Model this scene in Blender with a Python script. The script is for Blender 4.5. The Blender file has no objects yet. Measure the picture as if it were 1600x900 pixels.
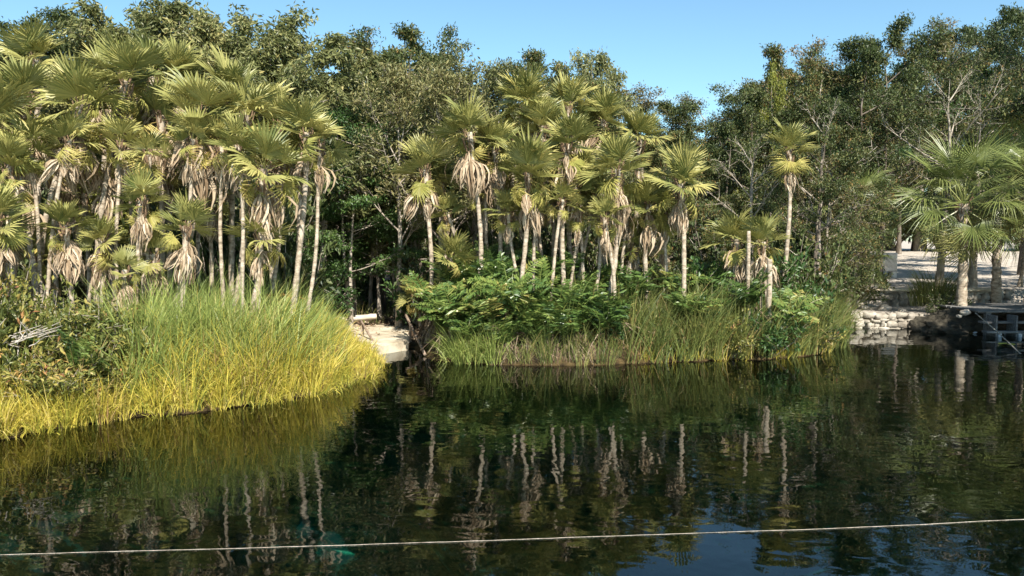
import bpy, bmesh, math, random
import numpy as np
from mathutils import Matrix, Vector, Euler, noise as mnoise
random.seed(7)
rng = np.random.default_rng(11)
R = math.radians
S = bpy.context.scene
COL = S.collection

# ------------------------------------------------------------ camera
CH = 2.3; FPX = 1256.0; PITCH = math.atan(75/FPX)
cam = bpy.data.cameras.new('camera'); camo = bpy.data.objects.new('camera', cam); COL.objects.link(camo)
camo.location = (0, 0, CH); camo.rotation_euler = (math.pi/2 - PITCH, 0, 0)
cam.sensor_width = 36; cam.lens = 36*FPX/1600; cam.clip_start = 0.1; cam.clip_end = 3000
S.camera = camo
S.render.resolution_x = 1024; S.render.resolution_y = 576
S.view_settings.view_transform = 'Standard'; S.view_settings.look = 'None'
S.view_settings.exposure = 1.0; S.view_settings.gamma = 1

# ------------------------------------------------------------ sky and sun
SUN_EL, SUN_AZ = R(42), R(163)      # azimuth measured clockwise from +Y: behind the camera and to its right
w = bpy.data.worlds.new('World'); S.world = w; w.use_nodes = True
nt = w.node_tree; nt.nodes.clear()
def N(nt, t, **kw):
    n = nt.nodes.new(t)
    for k, v in kw.items(): setattr(n, k, v)
    return n
wo = N(nt, 'ShaderNodeOutputWorld'); bg = N(nt, 'ShaderNodeBackground'); sky = N(nt, 'ShaderNodeTexSky')
sky.sky_type = 'NISHITA'; sky.sun_disc = False; sky.sun_elevation = SUN_EL; sky.sun_rotation = SUN_AZ
sky.air_density = 1.0; sky.dust_density = 0.2; sky.ozone_density = 1.6; sky.altitude = 0
bg.inputs[1].default_value = 0.074
tc = N(nt, 'ShaderNodeTexCoord'); mp = N(nt, 'ShaderNodeMapping'); mp.inputs['Scale'].default_value = (1.5, 1.5, 7)
no = N(nt, 'ShaderNodeTexNoise'); no.inputs['Scale'].default_value = 2.2; no.inputs['Detail'].default_value = 6
mp.inputs['Location'].default_value = (3.1, 0.4, 1.7)
cr = N(nt, 'ShaderNodeValToRGB'); cr.color_ramp.elements[0].position = 0.60; cr.color_ramp.elements[1].position = 0.78
cr.color_ramp.elements[1].color = (.7, .7, .7, 1)
mx = N(nt, 'ShaderNodeMix', data_type='RGBA'); mx.inputs[7].default_value = (7.5, 7.6, 8, 1)
L = nt.links.new
tint = N(nt, 'ShaderNodeMix', data_type='RGBA'); tint.blend_type = 'MULTIPLY'; tint.inputs[0].default_value = 1
tint.inputs[7].default_value = (1.0, 1.26, 1.26, 1)
L(tc.outputs['Generated'], mp.inputs[0]); L(mp.outputs[0], no.inputs['Vector']); L(no.outputs[0], cr.inputs[0])
L(sky.outputs[0], tint.inputs[6]); L(tint.outputs[2], mx.inputs[6]); L(cr.outputs[0], mx.inputs[0]); L(mx.outputs[2], bg.inputs[0]); L(bg.outputs[0], wo.inputs[0])
sd = bpy.data.lights.new('sun', 'SUN'); sd.energy = 5.0; sd.angle = R(0.53); sd.color = (1, 0.945, 0.85)
so = bpy.data.objects.new('sun', sd); COL.objects.link(so)
sv = Vector((math.sin(SUN_AZ)*math.cos(SUN_EL), math.cos(SUN_AZ)*math.cos(SUN_EL), math.sin(SUN_EL)))
so.rotation_euler = sv.to_track_quat('Z', 'Y').to_euler(); so.location = (0, 0, 30)

# ------------------------------------------------------------ photo pixel -> place
cp, sp = math.cos(PITCH), math.sin(PITCH)
def ray(px, py):
    a = (px-800)/FPX; b = -(py-450)/FPX
    return Vector((a, cp + b*sp, -sp + b*cp))
def at(px, py, D):
    r = ray(px, py); t = D/r.y
    return Vector((r.x*t, D, CH + r.z*t))
def on(px, py, z=0.0):
    r = ray(px, py); t = (z-CH)/r.z
    return Vector((r.x*t, r.y*t, z))
def ss(a, b, x):
    t = np.clip((x-a)/(b-a), 0, 1); return t*t*(3-2*t)

# ------------------------------------------------------------ helpers
def tag(o, label=None, cat=None, group=None, kind=None):
    if label: o['label'] = label
    if cat: o['category'] = cat
    if group: o['group'] = group
    if kind: o['kind'] = kind
    return o
def link(name, me, parent=None):
    o = bpy.data.objects.new(name, me); COL.objects.link(o)
    if parent: o.parent = parent
    return o
def empty(name, loc, label, cat, group=None):
    o = bpy.data.objects.new(name, None); o.empty_display_size = .2; COL.objects.link(o); o.location = loc
    return tag(o, label, cat, group)
def qmesh(name, V, Q, mat, var=None, smooth=False):
    V = np.asarray(V, dtype=np.float32); Q = np.asarray(Q, dtype=np.int32)
    me = bpy.data.meshes.new(name)
    me.vertices.add(len(V)); me.vertices.foreach_set('co', V.ravel())
    me.loops.add(Q.size); me.loops.foreach_set('vertex_index', Q.ravel())
    me.polygons.add(len(Q)); me.polygons.foreach_set('loop_start', np.arange(0, Q.size, 4, dtype=np.int32))
    try: me.polygons.foreach_set('loop_total', np.full(len(Q), 4, dtype=np.int32))
    except Exception: pass
    mats = mat if isinstance(mat, (list, tuple)) else [mat]
    for m in mats: me.materials.append(m)
    if var is not None:
        at_ = me.attributes.new('var', 'FLOAT', 'FACE'); at_.data.foreach_set('value', np.asarray(var, dtype=np.float32))
    me.polygons.foreach_set('use_smooth', np.full(len(Q), smooth, dtype=bool))
    me.update(calc_edges=True); me.validate()
    return me
class Acc:
    def __init__(s): s.V = []; s.Q = []; s.A = []; s.n = 0
    def add(s, V, Q, a=0.5):
        V = np.asarray(V, float).reshape(-1, 3); Q = np.asarray(Q, int).reshape(-1, 4)
        s.V.append(V); s.Q.append(Q + s.n); s.n += len(V)
        s.A.append(np.broadcast_to(np.asarray(a, float), (len(Q),)).copy())
    def mesh(s, name, mat, smooth=False):
        return qmesh(name, np.concatenate(s.V), np.concatenate(s.Q), mat, np.concatenate(s.A), smooth)
def tube(acc, P, r, sides=6, a=0.5, jit=0.0):
    P = np.asarray(P, float); k = len(P); r = np.broadcast_to(np.asarray(r, float), (k,))
    T = np.gradient(P, axis=0); T /= np.linalg.norm(T, axis=1)[:, None] + 1e-9
    ref = np.array([0, 0, 1.0]) if abs(T[:, 2]).mean() < .8 else np.array([1.0, 0, 0])
    U = np.cross(T, ref); U /= np.linalg.norm(U, axis=1)[:, None] + 1e-9; W = np.cross(T, U)
    th = np.arange(sides)*2*math.pi/sides
    rr = r[:, None]*(1 + jit*rng.uniform(-1, 1, (k, sides)))
    V = P[:, None] + (U[:, None]*np.cos(th)[None, :, None] + W[:, None]*np.sin(th)[None, :, None])*rr[..., None]
    i = np.arange(k-1)[:, None]*sides; j = np.arange(sides)[None, :]; j2 = (j+1) % sides
    Q = np.stack([i+j, i+j2, i+sides+j2, i+sides+j], -1)
    acc.add(V, Q, a)
def unit(v): return v/(np.linalg.norm(v, axis=-1, keepdims=True)+1e-9)
def leaves(acc, C, Dr, ln, wd, a, fold=0.25, up=None):
    """folded diamond leaves: C base points, Dr direction, ln length, wd width"""
    n = len(C); Dr = unit(Dr)
    rnd = rng.normal(size=(n, 3)) if up is None else up + rng.normal(size=(n, 3))*0.45
    Sd = unit(np.cross(Dr, rnd)); Nn = np.cross(Sd, Dr)
    ln = np.broadcast_to(ln, (n,))[:, None]; wd = np.broadcast_to(wd, (n,))[:, None]
    mid = C + Dr*ln*0.45
    V = np.stack([C, mid + Sd*wd/2 + Nn*wd*fold, C + Dr*ln - Nn*wd*fold*.5, mid - Sd*wd/2 + Nn*wd*fold], 1)
    Q = np.arange(n*4).reshape(n, 4)
    acc.add(V, Q, a)

# ------------------------------------------------------------ materials
def mat_new(name):
    m = bpy.data.materials.new(name); m.use_nodes = True; nt = m.node_tree; nt.nodes.clear()
    out = N(nt, 'ShaderNodeOutputMaterial'); p = N(nt, 'ShaderNodeBsdfPrincipled'); nt.links.new(p.outputs[0], out.inputs[0])
    return m, nt, p, out
def ramp(nt, stops):
    r = N(nt, 'ShaderNodeValToRGB'); e = r.color_ramp.elements
    e[0].position, e[0].color = stops[0][0], (*stops[0][1], 1); e[1].position, e[1].color = stops[-1][0], (*stops[-1][1], 1)
    for pos, c in stops[1:-1]:
        x = e.new(pos); x.color = (*c, 1)
    return r
def leaf_mat(name, stops, trans=0.25, rough=0.45, spec=0.45, objvar=0.12):
    m, nt, p, out = mat_new(name)
    at_ = N(nt, 'ShaderNodeAttribute', attribute_name='var'); oi = N(nt, 'ShaderNodeObjectInfo')
    r = ramp(nt, stops); mul = N(nt, 'ShaderNodeMath', operation='MULTIPLY_ADD'); mul.inputs[1].default_value = objvar*2; mul.inputs[2].default_value = -objvar
    ad = N(nt, 'ShaderNodeMath', operation='ADD', use_clamp=True)
    l = nt.links.new
    l(oi.outputs['Random'], mul.inputs[0]); l(at_.outputs['Fac'], ad.inputs[0]); l(mul.outputs[0], ad.inputs[1]); l(ad.outputs[0], r.inputs[0])
    l(r.outputs[0], p.inputs['Base Color']); p.inputs['Roughness'].default_value = rough; p.inputs['Specular IOR Level'].default_value = spec
    if trans:
        t = N(nt, 'ShaderNodeBsdfTranslucent'); ms = N(nt, 'ShaderNodeMixShader'); ms.inputs[0].default_value = trans
        l(r.outputs[0], t.inputs[0]); l(p.outputs[0], ms.inputs[1]); l(t.outputs[0], ms.inputs[2]); l(ms.outputs[0], out.inputs[0])
    return m
def noise_mat(name, stops, scale=4, detail=6, rough=0.85, bump=0.0, bscale=20, stretch=(1, 1, 1), dist=0.02, coords='Object'):
    m, nt, p, out = mat_new(name); l = nt.links.new
    tc = N(nt, 'ShaderNodeTexCoord'); mp = N(nt, 'ShaderNodeMapping'); mp.inputs['Scale'].default_value = stretch
    n = N(nt, 'ShaderNodeTexNoise'); n.inputs['Scale'].default_value = scale; n.inputs['Detail'].default_value = detail
    n.inputs['Roughness'].default_value = 0.62
    r = ramp(nt, stops)
    l(tc.outputs[coords], mp.inputs[0]); l(mp.outputs[0], n.inputs['Vector']); l(n.outputs[0], r.inputs[0]); l(r.outputs[0], p.inputs['Base Color'])
    p.inputs['Roughness'].default_value = rough; p.inputs['Specular IOR Level'].default_value = 0.25
    if bump:
        n2 = N(nt, 'ShaderNodeTexNoise'); n2.inputs['Scale'].default_value = bscale; n2.inputs['Detail'].default_value = 5
        b = N(nt, 'ShaderNodeBump'); b.inputs['Strength'].default_value = bump; b.inputs['Distance'].default_value = dist
        l(mp.outputs[0], n2.inputs['Vector']); l(n2.outputs[0], b.inputs['Height']); l(b.outputs[0], p.inputs['Normal'])
    return m
M = {}
M['frond'] = leaf_mat('palm frond green', [(0, (.085, .12, .035)), (.45, (.26, .258, .078)), (.8, (.41, .375, .125)), (1, (.52, .44, .15))], .25, .46, .45)
M['frondfar'] = leaf_mat('broad palm frond green', [(0, (.075, .10, .028)), (.5, (.155, .185, .05)), (1, (.28, .28, .09))], .2, .38, .5)
M['yfrond'] = leaf_mat('yellowing palm frond', [(0, (.16, .20, .05)), (.4, (.36, .34, .09)), (.8, (.50, .41, .13)), (1, (.48, .30, .12))], .3, .5, .3)
M['dfrond'] = leaf_mat('dead palm frond', [(0, (.16, .105, .06)), (.35, (.34, .25, .16)), (.7, (.50, .39, .27)), (1, (.62, .52, .38))], .15, .75, .15)
M['palmtrunk'] = noise_mat('palm trunk bark', [(.3, (.12, .09, .06)), (.48, (.34, .275, .20)), (.68, (.54, .46, .36))], 7, 8, .9, .6, 30, (1, 1, 2.2))
M['fibre'] = noise_mat('palm fibre', [(.3, (.10, .06, .035)), (.7, (.30, .2, .12))], 20, 6, .95, .6, 60)
M['bark'] = noise_mat('grey bark', [(.3, (.14, .115, .09)), (.5, (.33, .28, .22)), (.7, (.52, .46, .38))], 6, 7, .9, .5, 25, (1, 1, .5))
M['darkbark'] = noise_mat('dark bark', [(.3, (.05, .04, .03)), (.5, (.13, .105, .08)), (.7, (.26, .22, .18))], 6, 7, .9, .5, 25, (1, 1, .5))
M['leafA'] = leaf_mat('olive drooping leaves', [(0, (.07, .085, .025)), (.5, (.185, .195, .07)), (.85, (.30, .285, .11)), (1, (.38, .32, .12))], .25, .45, .4, .2)
M['leafB'] = leaf_mat('grey olive leaves', [(0, (.065, .075, .025)), (.5, (.155, .165, .06)), (1, (.30, .26, .11))], .22, .5, .4, .2)
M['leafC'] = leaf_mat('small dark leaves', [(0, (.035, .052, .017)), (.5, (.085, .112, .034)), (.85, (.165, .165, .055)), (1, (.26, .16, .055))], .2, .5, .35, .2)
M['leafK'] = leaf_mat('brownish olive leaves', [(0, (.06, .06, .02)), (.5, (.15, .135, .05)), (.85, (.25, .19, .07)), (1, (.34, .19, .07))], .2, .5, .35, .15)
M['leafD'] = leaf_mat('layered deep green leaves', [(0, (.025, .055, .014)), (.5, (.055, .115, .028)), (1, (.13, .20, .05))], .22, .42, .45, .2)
M['leafE'] = leaf_mat('yellow green leaves', [(0, (.10, .12, .02)), (.5, (.22, .24, .04)), (1, (.36, .33, .07))], .3, .45, .4)
M['shrub'] = leaf_mat('mixed bank shrub leaves', [(0, (.08, .10, .025)), (.4, (.19, .20, .045)), (.7, (.36, .30, .08)), (.9, (.44, .25, .08)), (1, (.28, .12, .06))], .25, .45, .4)
M['fern'] = leaf_mat('leather fern', [(0, (.03, .06, .015)), (.5, (.09, .155, .036)), (.85, (.20, .25, .06)), (1, (.34, .27, .08))], .2, .35, .55)
M['reed'] = leaf_mat('green reed blades', [(0, (.11, .15, .035)), (.5, (.26, .32, .08)), (.8, (.40, .43, .12)), (1, (.52, .43, .17))], .3, .42, .4, 0)
M['reed2'] = leaf_mat('far bank reed blades', [(0, (.06, .085, .022)), (.45, (.15, .185, .05)), (.8, (.28, .28, .08)), (1, (.42, .30, .13))], .3, .45, .4, 0)
M['sedge'] = leaf_mat('yellow sedge blades', [(0, (.17, .21, .04)), (.28, (.41, .385, .06)), (.6, (.63, .505, .085)), (.85, (.66, .54, .17)), (1, (.34, .20, .09))], .3, .45, .35, 0)
M['straw'] = leaf_mat('dry straw stalks', [(0, (.16, .09, .04)), (.5, (.38, .27, .11)), (1, (.58, .48, .25))], .15, .6, .2, 0)
M['root'] = leaf_mat('hanging root fibres', [(0, (.05, .035, .02)), (.5, (.14, .10, .065)), (1, (.32, .25, .17))], 0, .85, .2, 0)
M['brownfrond'] = leaf_mat('rusty dead fern frond', [(0, (.25, .12, .03)), (1, (.42, .24, .08))], .2, .6, .2)
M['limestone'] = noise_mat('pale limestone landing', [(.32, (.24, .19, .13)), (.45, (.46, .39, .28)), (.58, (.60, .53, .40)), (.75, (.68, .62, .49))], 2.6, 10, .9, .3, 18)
M['stone'] = noise_mat('rubble stone', [(.3, (.13, .11, .085)), (.5, (.35, .31, .25)), (.7, (.58, .53, .45))], 2.3, 8, .92, .7, 14, dist=.03)
M['mortar'] = noise_mat('dark wall core', [(.3, (.018, .016, .012)), (.7, (.07, .06, .042))], 6, 6, .95, .5, 20)
M['whitewash'] = noise_mat('weathered white render', [(.3, (.52, .46, .38)), (.5, (.74, .69, .62)), (.75, (.8, .76, .70))], 3, 7, .9, .2, 20)
M['dirt'] = noise_mat('dirt', [(.3, (.06, .04, .03)), (.7, (.2, .15, .1))], 3)
M['plank'] = noise_mat('grey weathered planks', [(.3, (.07, .068, .065)), (.55, (.18, .175, .165)), (.75, (.32, .31, .29))], 3, 8, .8, .5, 10, (1, 9, 9))
M['logw'] = noise_mat('bleached log', [(.3, (.40, .33, .25)), (.7, (.66, .59, .49))], 5, 6, .85, .4, 20, (.4, 3, 3))
M['railw'] = noise_mat('weathered wooden rail', [(.3, (.14, .09, .06)), (.7, (.40, .31, .23))], 10, 5, .7, .3, 30)
M['rope'] = noise_mat('pale rope', [(.3, (.16, .14, .10)), (.55, (.45, .41, .33)), (.7, (.62, .57, .48))], 9, 8, .8, .6, 160)
M['concrete'] = noise_mat('concrete block', [(.3, (.36, .33, .29)), (.7, (.56, .52, .46))], 12, 5, .9, .3, 60)
M['yleaf'] = leaf_mat('floating yellow leaf', [(0, (.42, .42, .05)), (1, (.55, .5, .08))], .2, .4, .4)
M['driftwood'] = noise_mat('bleached twigs', [(.3, (.30, .25, .20)), (.7, (.55, .50, .43))], 12, 5, .85, .3, 40)
M['steel'] = noise_mat('pale post', [(.3, (.40, .42, .44)), (.7, (.62, .64, .66))], 12, 5, .5)

# ------------------------------------------------------------ shoreline and ground
shore_px = [(-400, 850), (-150, 745), (0, 688), (100, 668), (200, 652), (300, 645), (400, 632), (480, 618), (560, 595), (596, 577), (578, 561),
            (586, 549), (640, 541), (656, 551), (668, 561), (720, 568), (800, 571), (900, 572), (1000, 568), (1100, 564), (1200, 561), (1275, 555), (1315, 540), (1322, 522),
            (1300, 511), (1380, 510), (1450, 513), (1490, 521), (1530, 522), (1600, 521), (1700, 519)]
shore = [on(*p) for p in shore_px]
land = [(v.x, v.y) for v in shore] + [(15.0, 19.2), (14.6, 16), (12.6, 14), (12.2, 11.5), (13.5, 8), (18, 4), (500, 3), (500, 500), (-500, 500), (-500, 3), (-12, 3)]  # unseen right shore bent inward, added as ground for the shading trees
land[0] = (-9, 5.0)
LA = np.array(land)
def sdist(X, Y):
    """signed distance to shoreline, positive on land"""
    X = np.asarray(X, float); Y = np.asarray(Y, float); d = np.full(X.shape, 1e9); ins = np.zeros(X.shape, bool)
    for i in range(len(LA)):
        a = LA[i]; b = LA[(i+1) % len(LA)]; e = b-a
        t = np.clip(((X-a[0])*e[0] + (Y-a[1])*e[1])/(e@e), 0, 1)
        d = np.minimum(d, np.hypot(X-a[0]-t*e[0], Y-a[1]-t*e[1]))
        c = ((a[1] > Y) != (b[1] > Y)); xx = a[0] + (Y-a[1])*e[0]/(e[1] if abs(e[1]) > 1e-9 else 1e-9)
        ins ^= c & (X < xx)
    return np.where(ins, d, -d)
def vn(X, Y, s, seed=0):
    X = np.asarray(X, float)*s + seed*17.3; Y = np.asarray(Y, float)*s + seed*5.7
    i = np.floor(X); j = np.floor(Y); u = X-i; v = Y-j; u = u*u*(3-2*u); v = v*v*(3-2*v)
    h = lambda a, b: np.modf(np.abs(np.sin(a*127.1 + b*311.7 + seed)*43758.5453))[0]
    return (h(i, j)*(1-u) + h(i+1, j)*u)*(1-v) + (h(i, j+1)*(1-u) + h(i+1, j+1)*u)*v
def gz(X, Y):
    d = sdist(X, Y)
    X = np.asarray(X, float); Y = np.asarray(Y, float)
    inl = 0.05 + 0.27*ss(0, .9, d) + 0.12*ss(2, 14, d) + .12*(vn(X, Y, .7)-.5)*ss(.3, 2, d)
    lake = -0.04 - 0.7*ss(0, .8, -d) - 3.0*ss(.5, 5, -d) + 1.2*(vn(X, Y, .55, 3)-.5)*ss(.5, 3, -d) + .5*(vn(X, Y, 1.7, 4)-.5)*ss(.5, 2, -d)
    z = np.where(d > 0, inl, lake)
    # landing and path kept low; terraced clearing at the right
    clr = ss(7.6, 8.6, X)*ss(20.9, 21.3, Y)
    ter = 0.34 + 0.46*ss(23.85, 24.1, Y) + 0.9*ss(24, 44, Y) + .03*(vn(X, Y, 1.5, 2)-.5)
    z = np.where((d > .15), z*(1-clr) + ter*clr, z)
    pth = np.exp(-((X + 2.9 + (Y-17)*.07)/1.3)**2)*(Y > 16.2)*(Y < 40)
    z = np.where(d > 0.1, z*(1-pth) + (.10+.01*(Y-16.5))*pth + .05*(vn(X, Y, 2.2, 8)-.5)*pth, z)
    return z
def gzp(x, y): return float(gz(np.array([x]), np.array([y]))[0])
xs = np.concatenate([-np.geomspace(600, 22, 14), np.arange(-21.5, 21.6, .22), np.geomspace(22, 600, 14)])
ys = np.concatenate([-np.geomspace(300, 6, 10), np.arange(-5, 4, 1.0), np.arange(4, 45, .22), np.geomspace(46, 900, 14)])
XX, YY = np.meshgrid(xs, ys); ZZ = gz(XX, YY)
ny, nx = XX.shape; idx = np.arange(nx*ny).reshape(ny, nx)
Q = np.stack([idx[:-1, :-1], idx[:-1, 1:], idx[1:, 1:], idx[1:, :-1]], -1).reshape(-1, 4)
m, nt, p, out = mat_new('ground and lake bed'); l = nt.links.new
geo = N(nt, 'ShaderNodeNewGeometry'); sep = N(nt, 'ShaderNodeSeparateXYZ'); l(geo.outputs['Position'], sep.inputs[0])
n1 = N(nt, 'ShaderNodeTexNoise'); n1.inputs['Scale'].default_value = 2.5; n1.inputs['Detail'].default_value = 9; l(geo.outputs['Position'], n1.inputs['Vector'])
litter = ramp(nt, [(.3, (.05, .035, .022)), (.5, (.15, .10, .07)), (.62, (.25, .18, .13)), (.75, (.38, .30, .23))]); l(n1.outputs[0], litter.inputs[0])
n1.inputs['Roughness'].default_value = .75
sand = ramp(nt, [(.3, (.26, .22, .18)), (.5, (.46, .40, .33)), (.7, (.60, .54, .46))]); l(n1.outputs[0], sand.inputs[0])
def smooth(nt, src, a, b):
    mr = N(nt, 'ShaderNodeMapRange'); mr.inputs[1].default_value = a; mr.inputs[2].default_value = b; nt.links.new(src, mr.inputs[0]); return mr.outputs[0]
fx = smooth(nt, sep.outputs[0], 8.0, 9.2); fy = smooth(nt, sep.outputs[1], 20.5, 21)
mm = N(nt, 'ShaderNodeMath', operation='MULTIPLY'); l(fx, mm.inputs[0]); l(fy, mm.inputs[1])
m1 = N(nt, 'ShaderNodeMix', data_type='RGBA'); l(mm.outputs[0], m1.inputs[0]); l(litter.outputs[0], m1.inputs[6]); l(sand.outputs[0], m1.inputs[7])
n2 = N(nt, 'ShaderNodeTexNoise'); n2.inputs['Scale'].default_value = 1.5; n2.inputs['Detail'].default_value = 8; n2.inputs['Roughness'].default_value = .68; n2.inputs['Distortion'].default_value = .0; l(geo.outputs['Position'], n2.inputs['Vector'])
bed = ramp(nt, [(.36, (.010, .085, .050)), (.5, (.028, .17, .105)), (.555, (.05, .26, .18)), (.585, (.14, .80, .58)), (.66, (.35, .9, .75))]); nb_ = N(nt, 'ShaderNodeTexNoise'); nb_.inputs['Scale'].default_value = .22; nb_.inputs['Detail'].default_value = 2; l(geo.outputs['Position'], nb_.inputs['Vector'])
mk0 = smooth(nt, nb_.outputs[0], .30, .50); mky = smooth(nt, sep.outputs[1], 11.5, 7.5); mkm = N(nt, 'ShaderNodeMath', operation='MULTIPLY'); l(mk0, mkm.inputs[0]); l(mky, mkm.inputs[1]); mk = mkm.outputs[0]; ml = N(nt, 'ShaderNodeMath', operation='MULTIPLY_ADD'); ml.inputs[1].default_value = .205; l(mk, ml.inputs[0])
sb_ = N(nt, 'ShaderNodeMath', operation='SUBTRACT'); sb_.inputs[1].default_value = .115; l(n2.outputs[0], sb_.inputs[0]); l(sb_.outputs[0], ml.inputs[2]); l(ml.outputs[0], bed.inputs[0])
n3 = N(nt, 'ShaderNodeTexNoise'); n3.inputs['Scale'].default_value = 6; n3.inputs['Detail'].default_value = 6; l(geo.outputs['Position'], n3.inputs['Vector'])
mud = ramp(nt, [(.35, (.025, .018, .01)), (.65, (.10, .07, .03))]); l(n3.outputs[0], mud.inputs[0])
dz = smooth(nt, sep.outputs[2], -.9, -.25); m3 = N(nt, 'ShaderNodeMix', data_type='RGBA'); l(dz, m3.inputs[0]); l(bed.outputs[0], m3.inputs[6]); l(mud.outputs[0], m3.inputs[7])
fz = smooth(nt, sep.outputs[2], .06, .2)
m2 = N(nt, 'ShaderNodeMix', data_type='RGBA'); l(fz, m2.inputs[0]); l(m3.outputs[2], m2.inputs[6]); l(m1.outputs[2], m2.inputs[7])
l(m2.outputs[2], p.inputs['Base Color']); p.inputs['Roughness'].default_value = .95; p.inputs['Specular IOR Level'].default_value = .1
bp = N(nt, 'ShaderNodeBump'); bp.inputs['Strength'].default_value = .8; bp.inputs['Distance'].default_value = .08
n4 = N(nt, 'ShaderNodeTexNoise'); n4.inputs['Scale'].default_value = 9; n4.inputs['Detail'].default_value = 7; l(geo.outputs['Position'], n4.inputs['Vector']); l(n4.outputs[0], bp.inputs['Height']); l(bp.outputs[0], p.inputs['Normal'])
g = link('ground', qmesh('ground', np.stack([XX, YY, ZZ], -1).reshape(-1, 3), Q, m, None, True)); tag(g, kind='structure')

# water: fresnel mirror over a tinted clear body, so the bed shows in places
m, nt, p, out = mat_new('clear dark water'); nt.nodes.remove(p); l = nt.links.new
geo = N(nt, 'ShaderNodeNewGeometry')
def wnoise(rot, sc, scale, det, dist=0.0):
    mp = N(nt, 'ShaderNodeMapping'); mp.inputs['Rotation'].default_value = (0, 0, R(rot)); mp.inputs['Scale'].default_value = sc
    n = N(nt, 'ShaderNodeTexNoise'); n.inputs['Scale'].default_value = scale; n.inputs['Detail'].default_value = det; n.inputs['Distortion'].default_value = dist
    l(geo.outputs['Position'], mp.inputs[0]); l(mp.outputs[0], n.inputs['Vector']); return n.outputs[0]
a = wnoise(14, (.85, 1.3, 1), 1.1, 1.5, .4); b = wnoise(24, (1, 1.35, 1), 3.2, 1.5, .5); c = wnoise(-20, (1, 1.7, 1), 9, 2)
b1 = N(nt, 'ShaderNodeBump'); b1.inputs['Strength'].default_value = 1; b1.inputs['Distance'].default_value = .0050; l(a, b1.inputs['Height'])
b2 = N(nt, 'ShaderNodeBump'); b2.inputs['Strength'].default_value = 1; b2.inputs['Distance'].default_value = .0028; l(b, b2.inputs['Height']); l(b1.outputs[0], b2.inputs['Normal'])
b3 = N(nt, 'ShaderNodeBump'); b3.inputs['Strength'].default_value = 1; b3.inputs['Distance'].default_value = .00006; l(c, b3.inputs['Height']); l(b2.outputs[0], b3.inputs['Normal'])
gl = N(nt, 'ShaderNodeBsdfGlossy'); gl.inputs['Roughness'].default_value = .0; gl.inputs['Color'].default_value = (.98, 1, 1, 1)
tr = N(nt, 'ShaderNodeBsdfTransparent'); tr.inputs['Color'].default_value = (.20, .42, .36, 1)
fr = N(nt, 'ShaderNodeFresnel'); fr.inputs['IOR'].default_value = 1.36
mx = N(nt, 'ShaderNodeMixShader')
for nd in (gl, fr): l(b3.outputs[0], nd.inputs['Normal'])
l(fr.outputs[0], mx.inputs[0]); l(tr.outputs[0], mx.inputs[1]); l(gl.outputs[0], mx.inputs[2]); l(mx.outputs[0], out.inputs[0])
wv = [(-80, -60, 0), (80, -60, 0), (80, 30, 0), (-80, 30, 0)]
tag(link('water', qmesh('water', wv, [[0, 1, 2, 3]], m)), kind='structure')

# ------------------------------------------------------------ palm fronds
def fan_mesh(name, mat, Lp=.45, Lb=.55, nseg=26, spread=115, split=.5, droop=.18, cone=.22, bend=.1, wf=1.0, seed=0, ragged=.08, tipdroop=0.0):
    rg = np.random.default_rng(seed); acc = Acc()
    k = 5; t = np.linspace(0, 1, k)
    P = np.stack([t*Lp, np.zeros(k), -bend*t*t*Lp], 1)
    tube(acc, P, np.linspace(.013, .007, k)*(Lp/.45)**.5, 4, .75)
    h = P[-1]; sl = math.atan2(-2*bend*Lp, Lp)
    ang = np.radians(np.linspace(-spread, spread, nseg)); da = ang[1]-ang[0]
    hz = rg.uniform(.25, .75)
    for i, an in enumerate(ang):
        Ls = Lb*(0.62 + .38*math.cos(an*.72))*(1 + rg.uniform(-ragged, ragged))
        rr = np.array([.03, split, split+(1-split)*.55, 1.0])*Ls
        wd = np.array([.03*2*math.tan(da/2)*Ls, 2*math.tan(da/2)*split*Ls, 2*math.tan(da/2)*split*Ls*.62, .004])*wf
        an2 = an + rg.uniform(-.3, .3)*da
        rows = []
        ex = rg.uniform(.6, 1.5)
        for s, (r_, w_) in enumerate(zip(rr, wd)):
            aa = an if s < 2 else an2
            f = r_/Ls
            z = cone*r_*abs(math.sin(aa))*.6 + .04*r_ - (droop*f**2.2*Lb*ex) - tipdroop*max(0, f-.55)*Lb*ex
            shrink = 1 - .35*min(1, (droop+tipdroop)*ex)*max(0, f-.5)
            cx = np.array([math.cos(aa)*r_*shrink, math.sin(aa)*r_*shrink, z])
            sd_ = np.array([-math.sin(aa), math.cos(aa), 0])
            fold = w_*.32
            rows.append([cx - sd_*w_/2, cx + np.array([0, 0, fold]), cx + sd_*w_/2])
        V = np.array(rows).reshape(-1, 3)
        c_, s_ = math.cos(sl), math.sin(sl)
        V = np.stack([V[:, 0]*c_ - V[:, 2]*s_, V[:, 1], V[:, 0]*s_ + V[:, 2]*c_], 1) + h
        q = []
        for s in range(3):
            o = s*3; q += [[o, o+1, o+4, o+3], [o+1, o+2, o+5, o+4]]
        acc.add(V, q, np.clip(hz + rg.uniform(-.15, .15) + np.array([0, 0, .0, .0, .12, .12]), 0, 1))
    return acc.mesh(name, mat)
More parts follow.
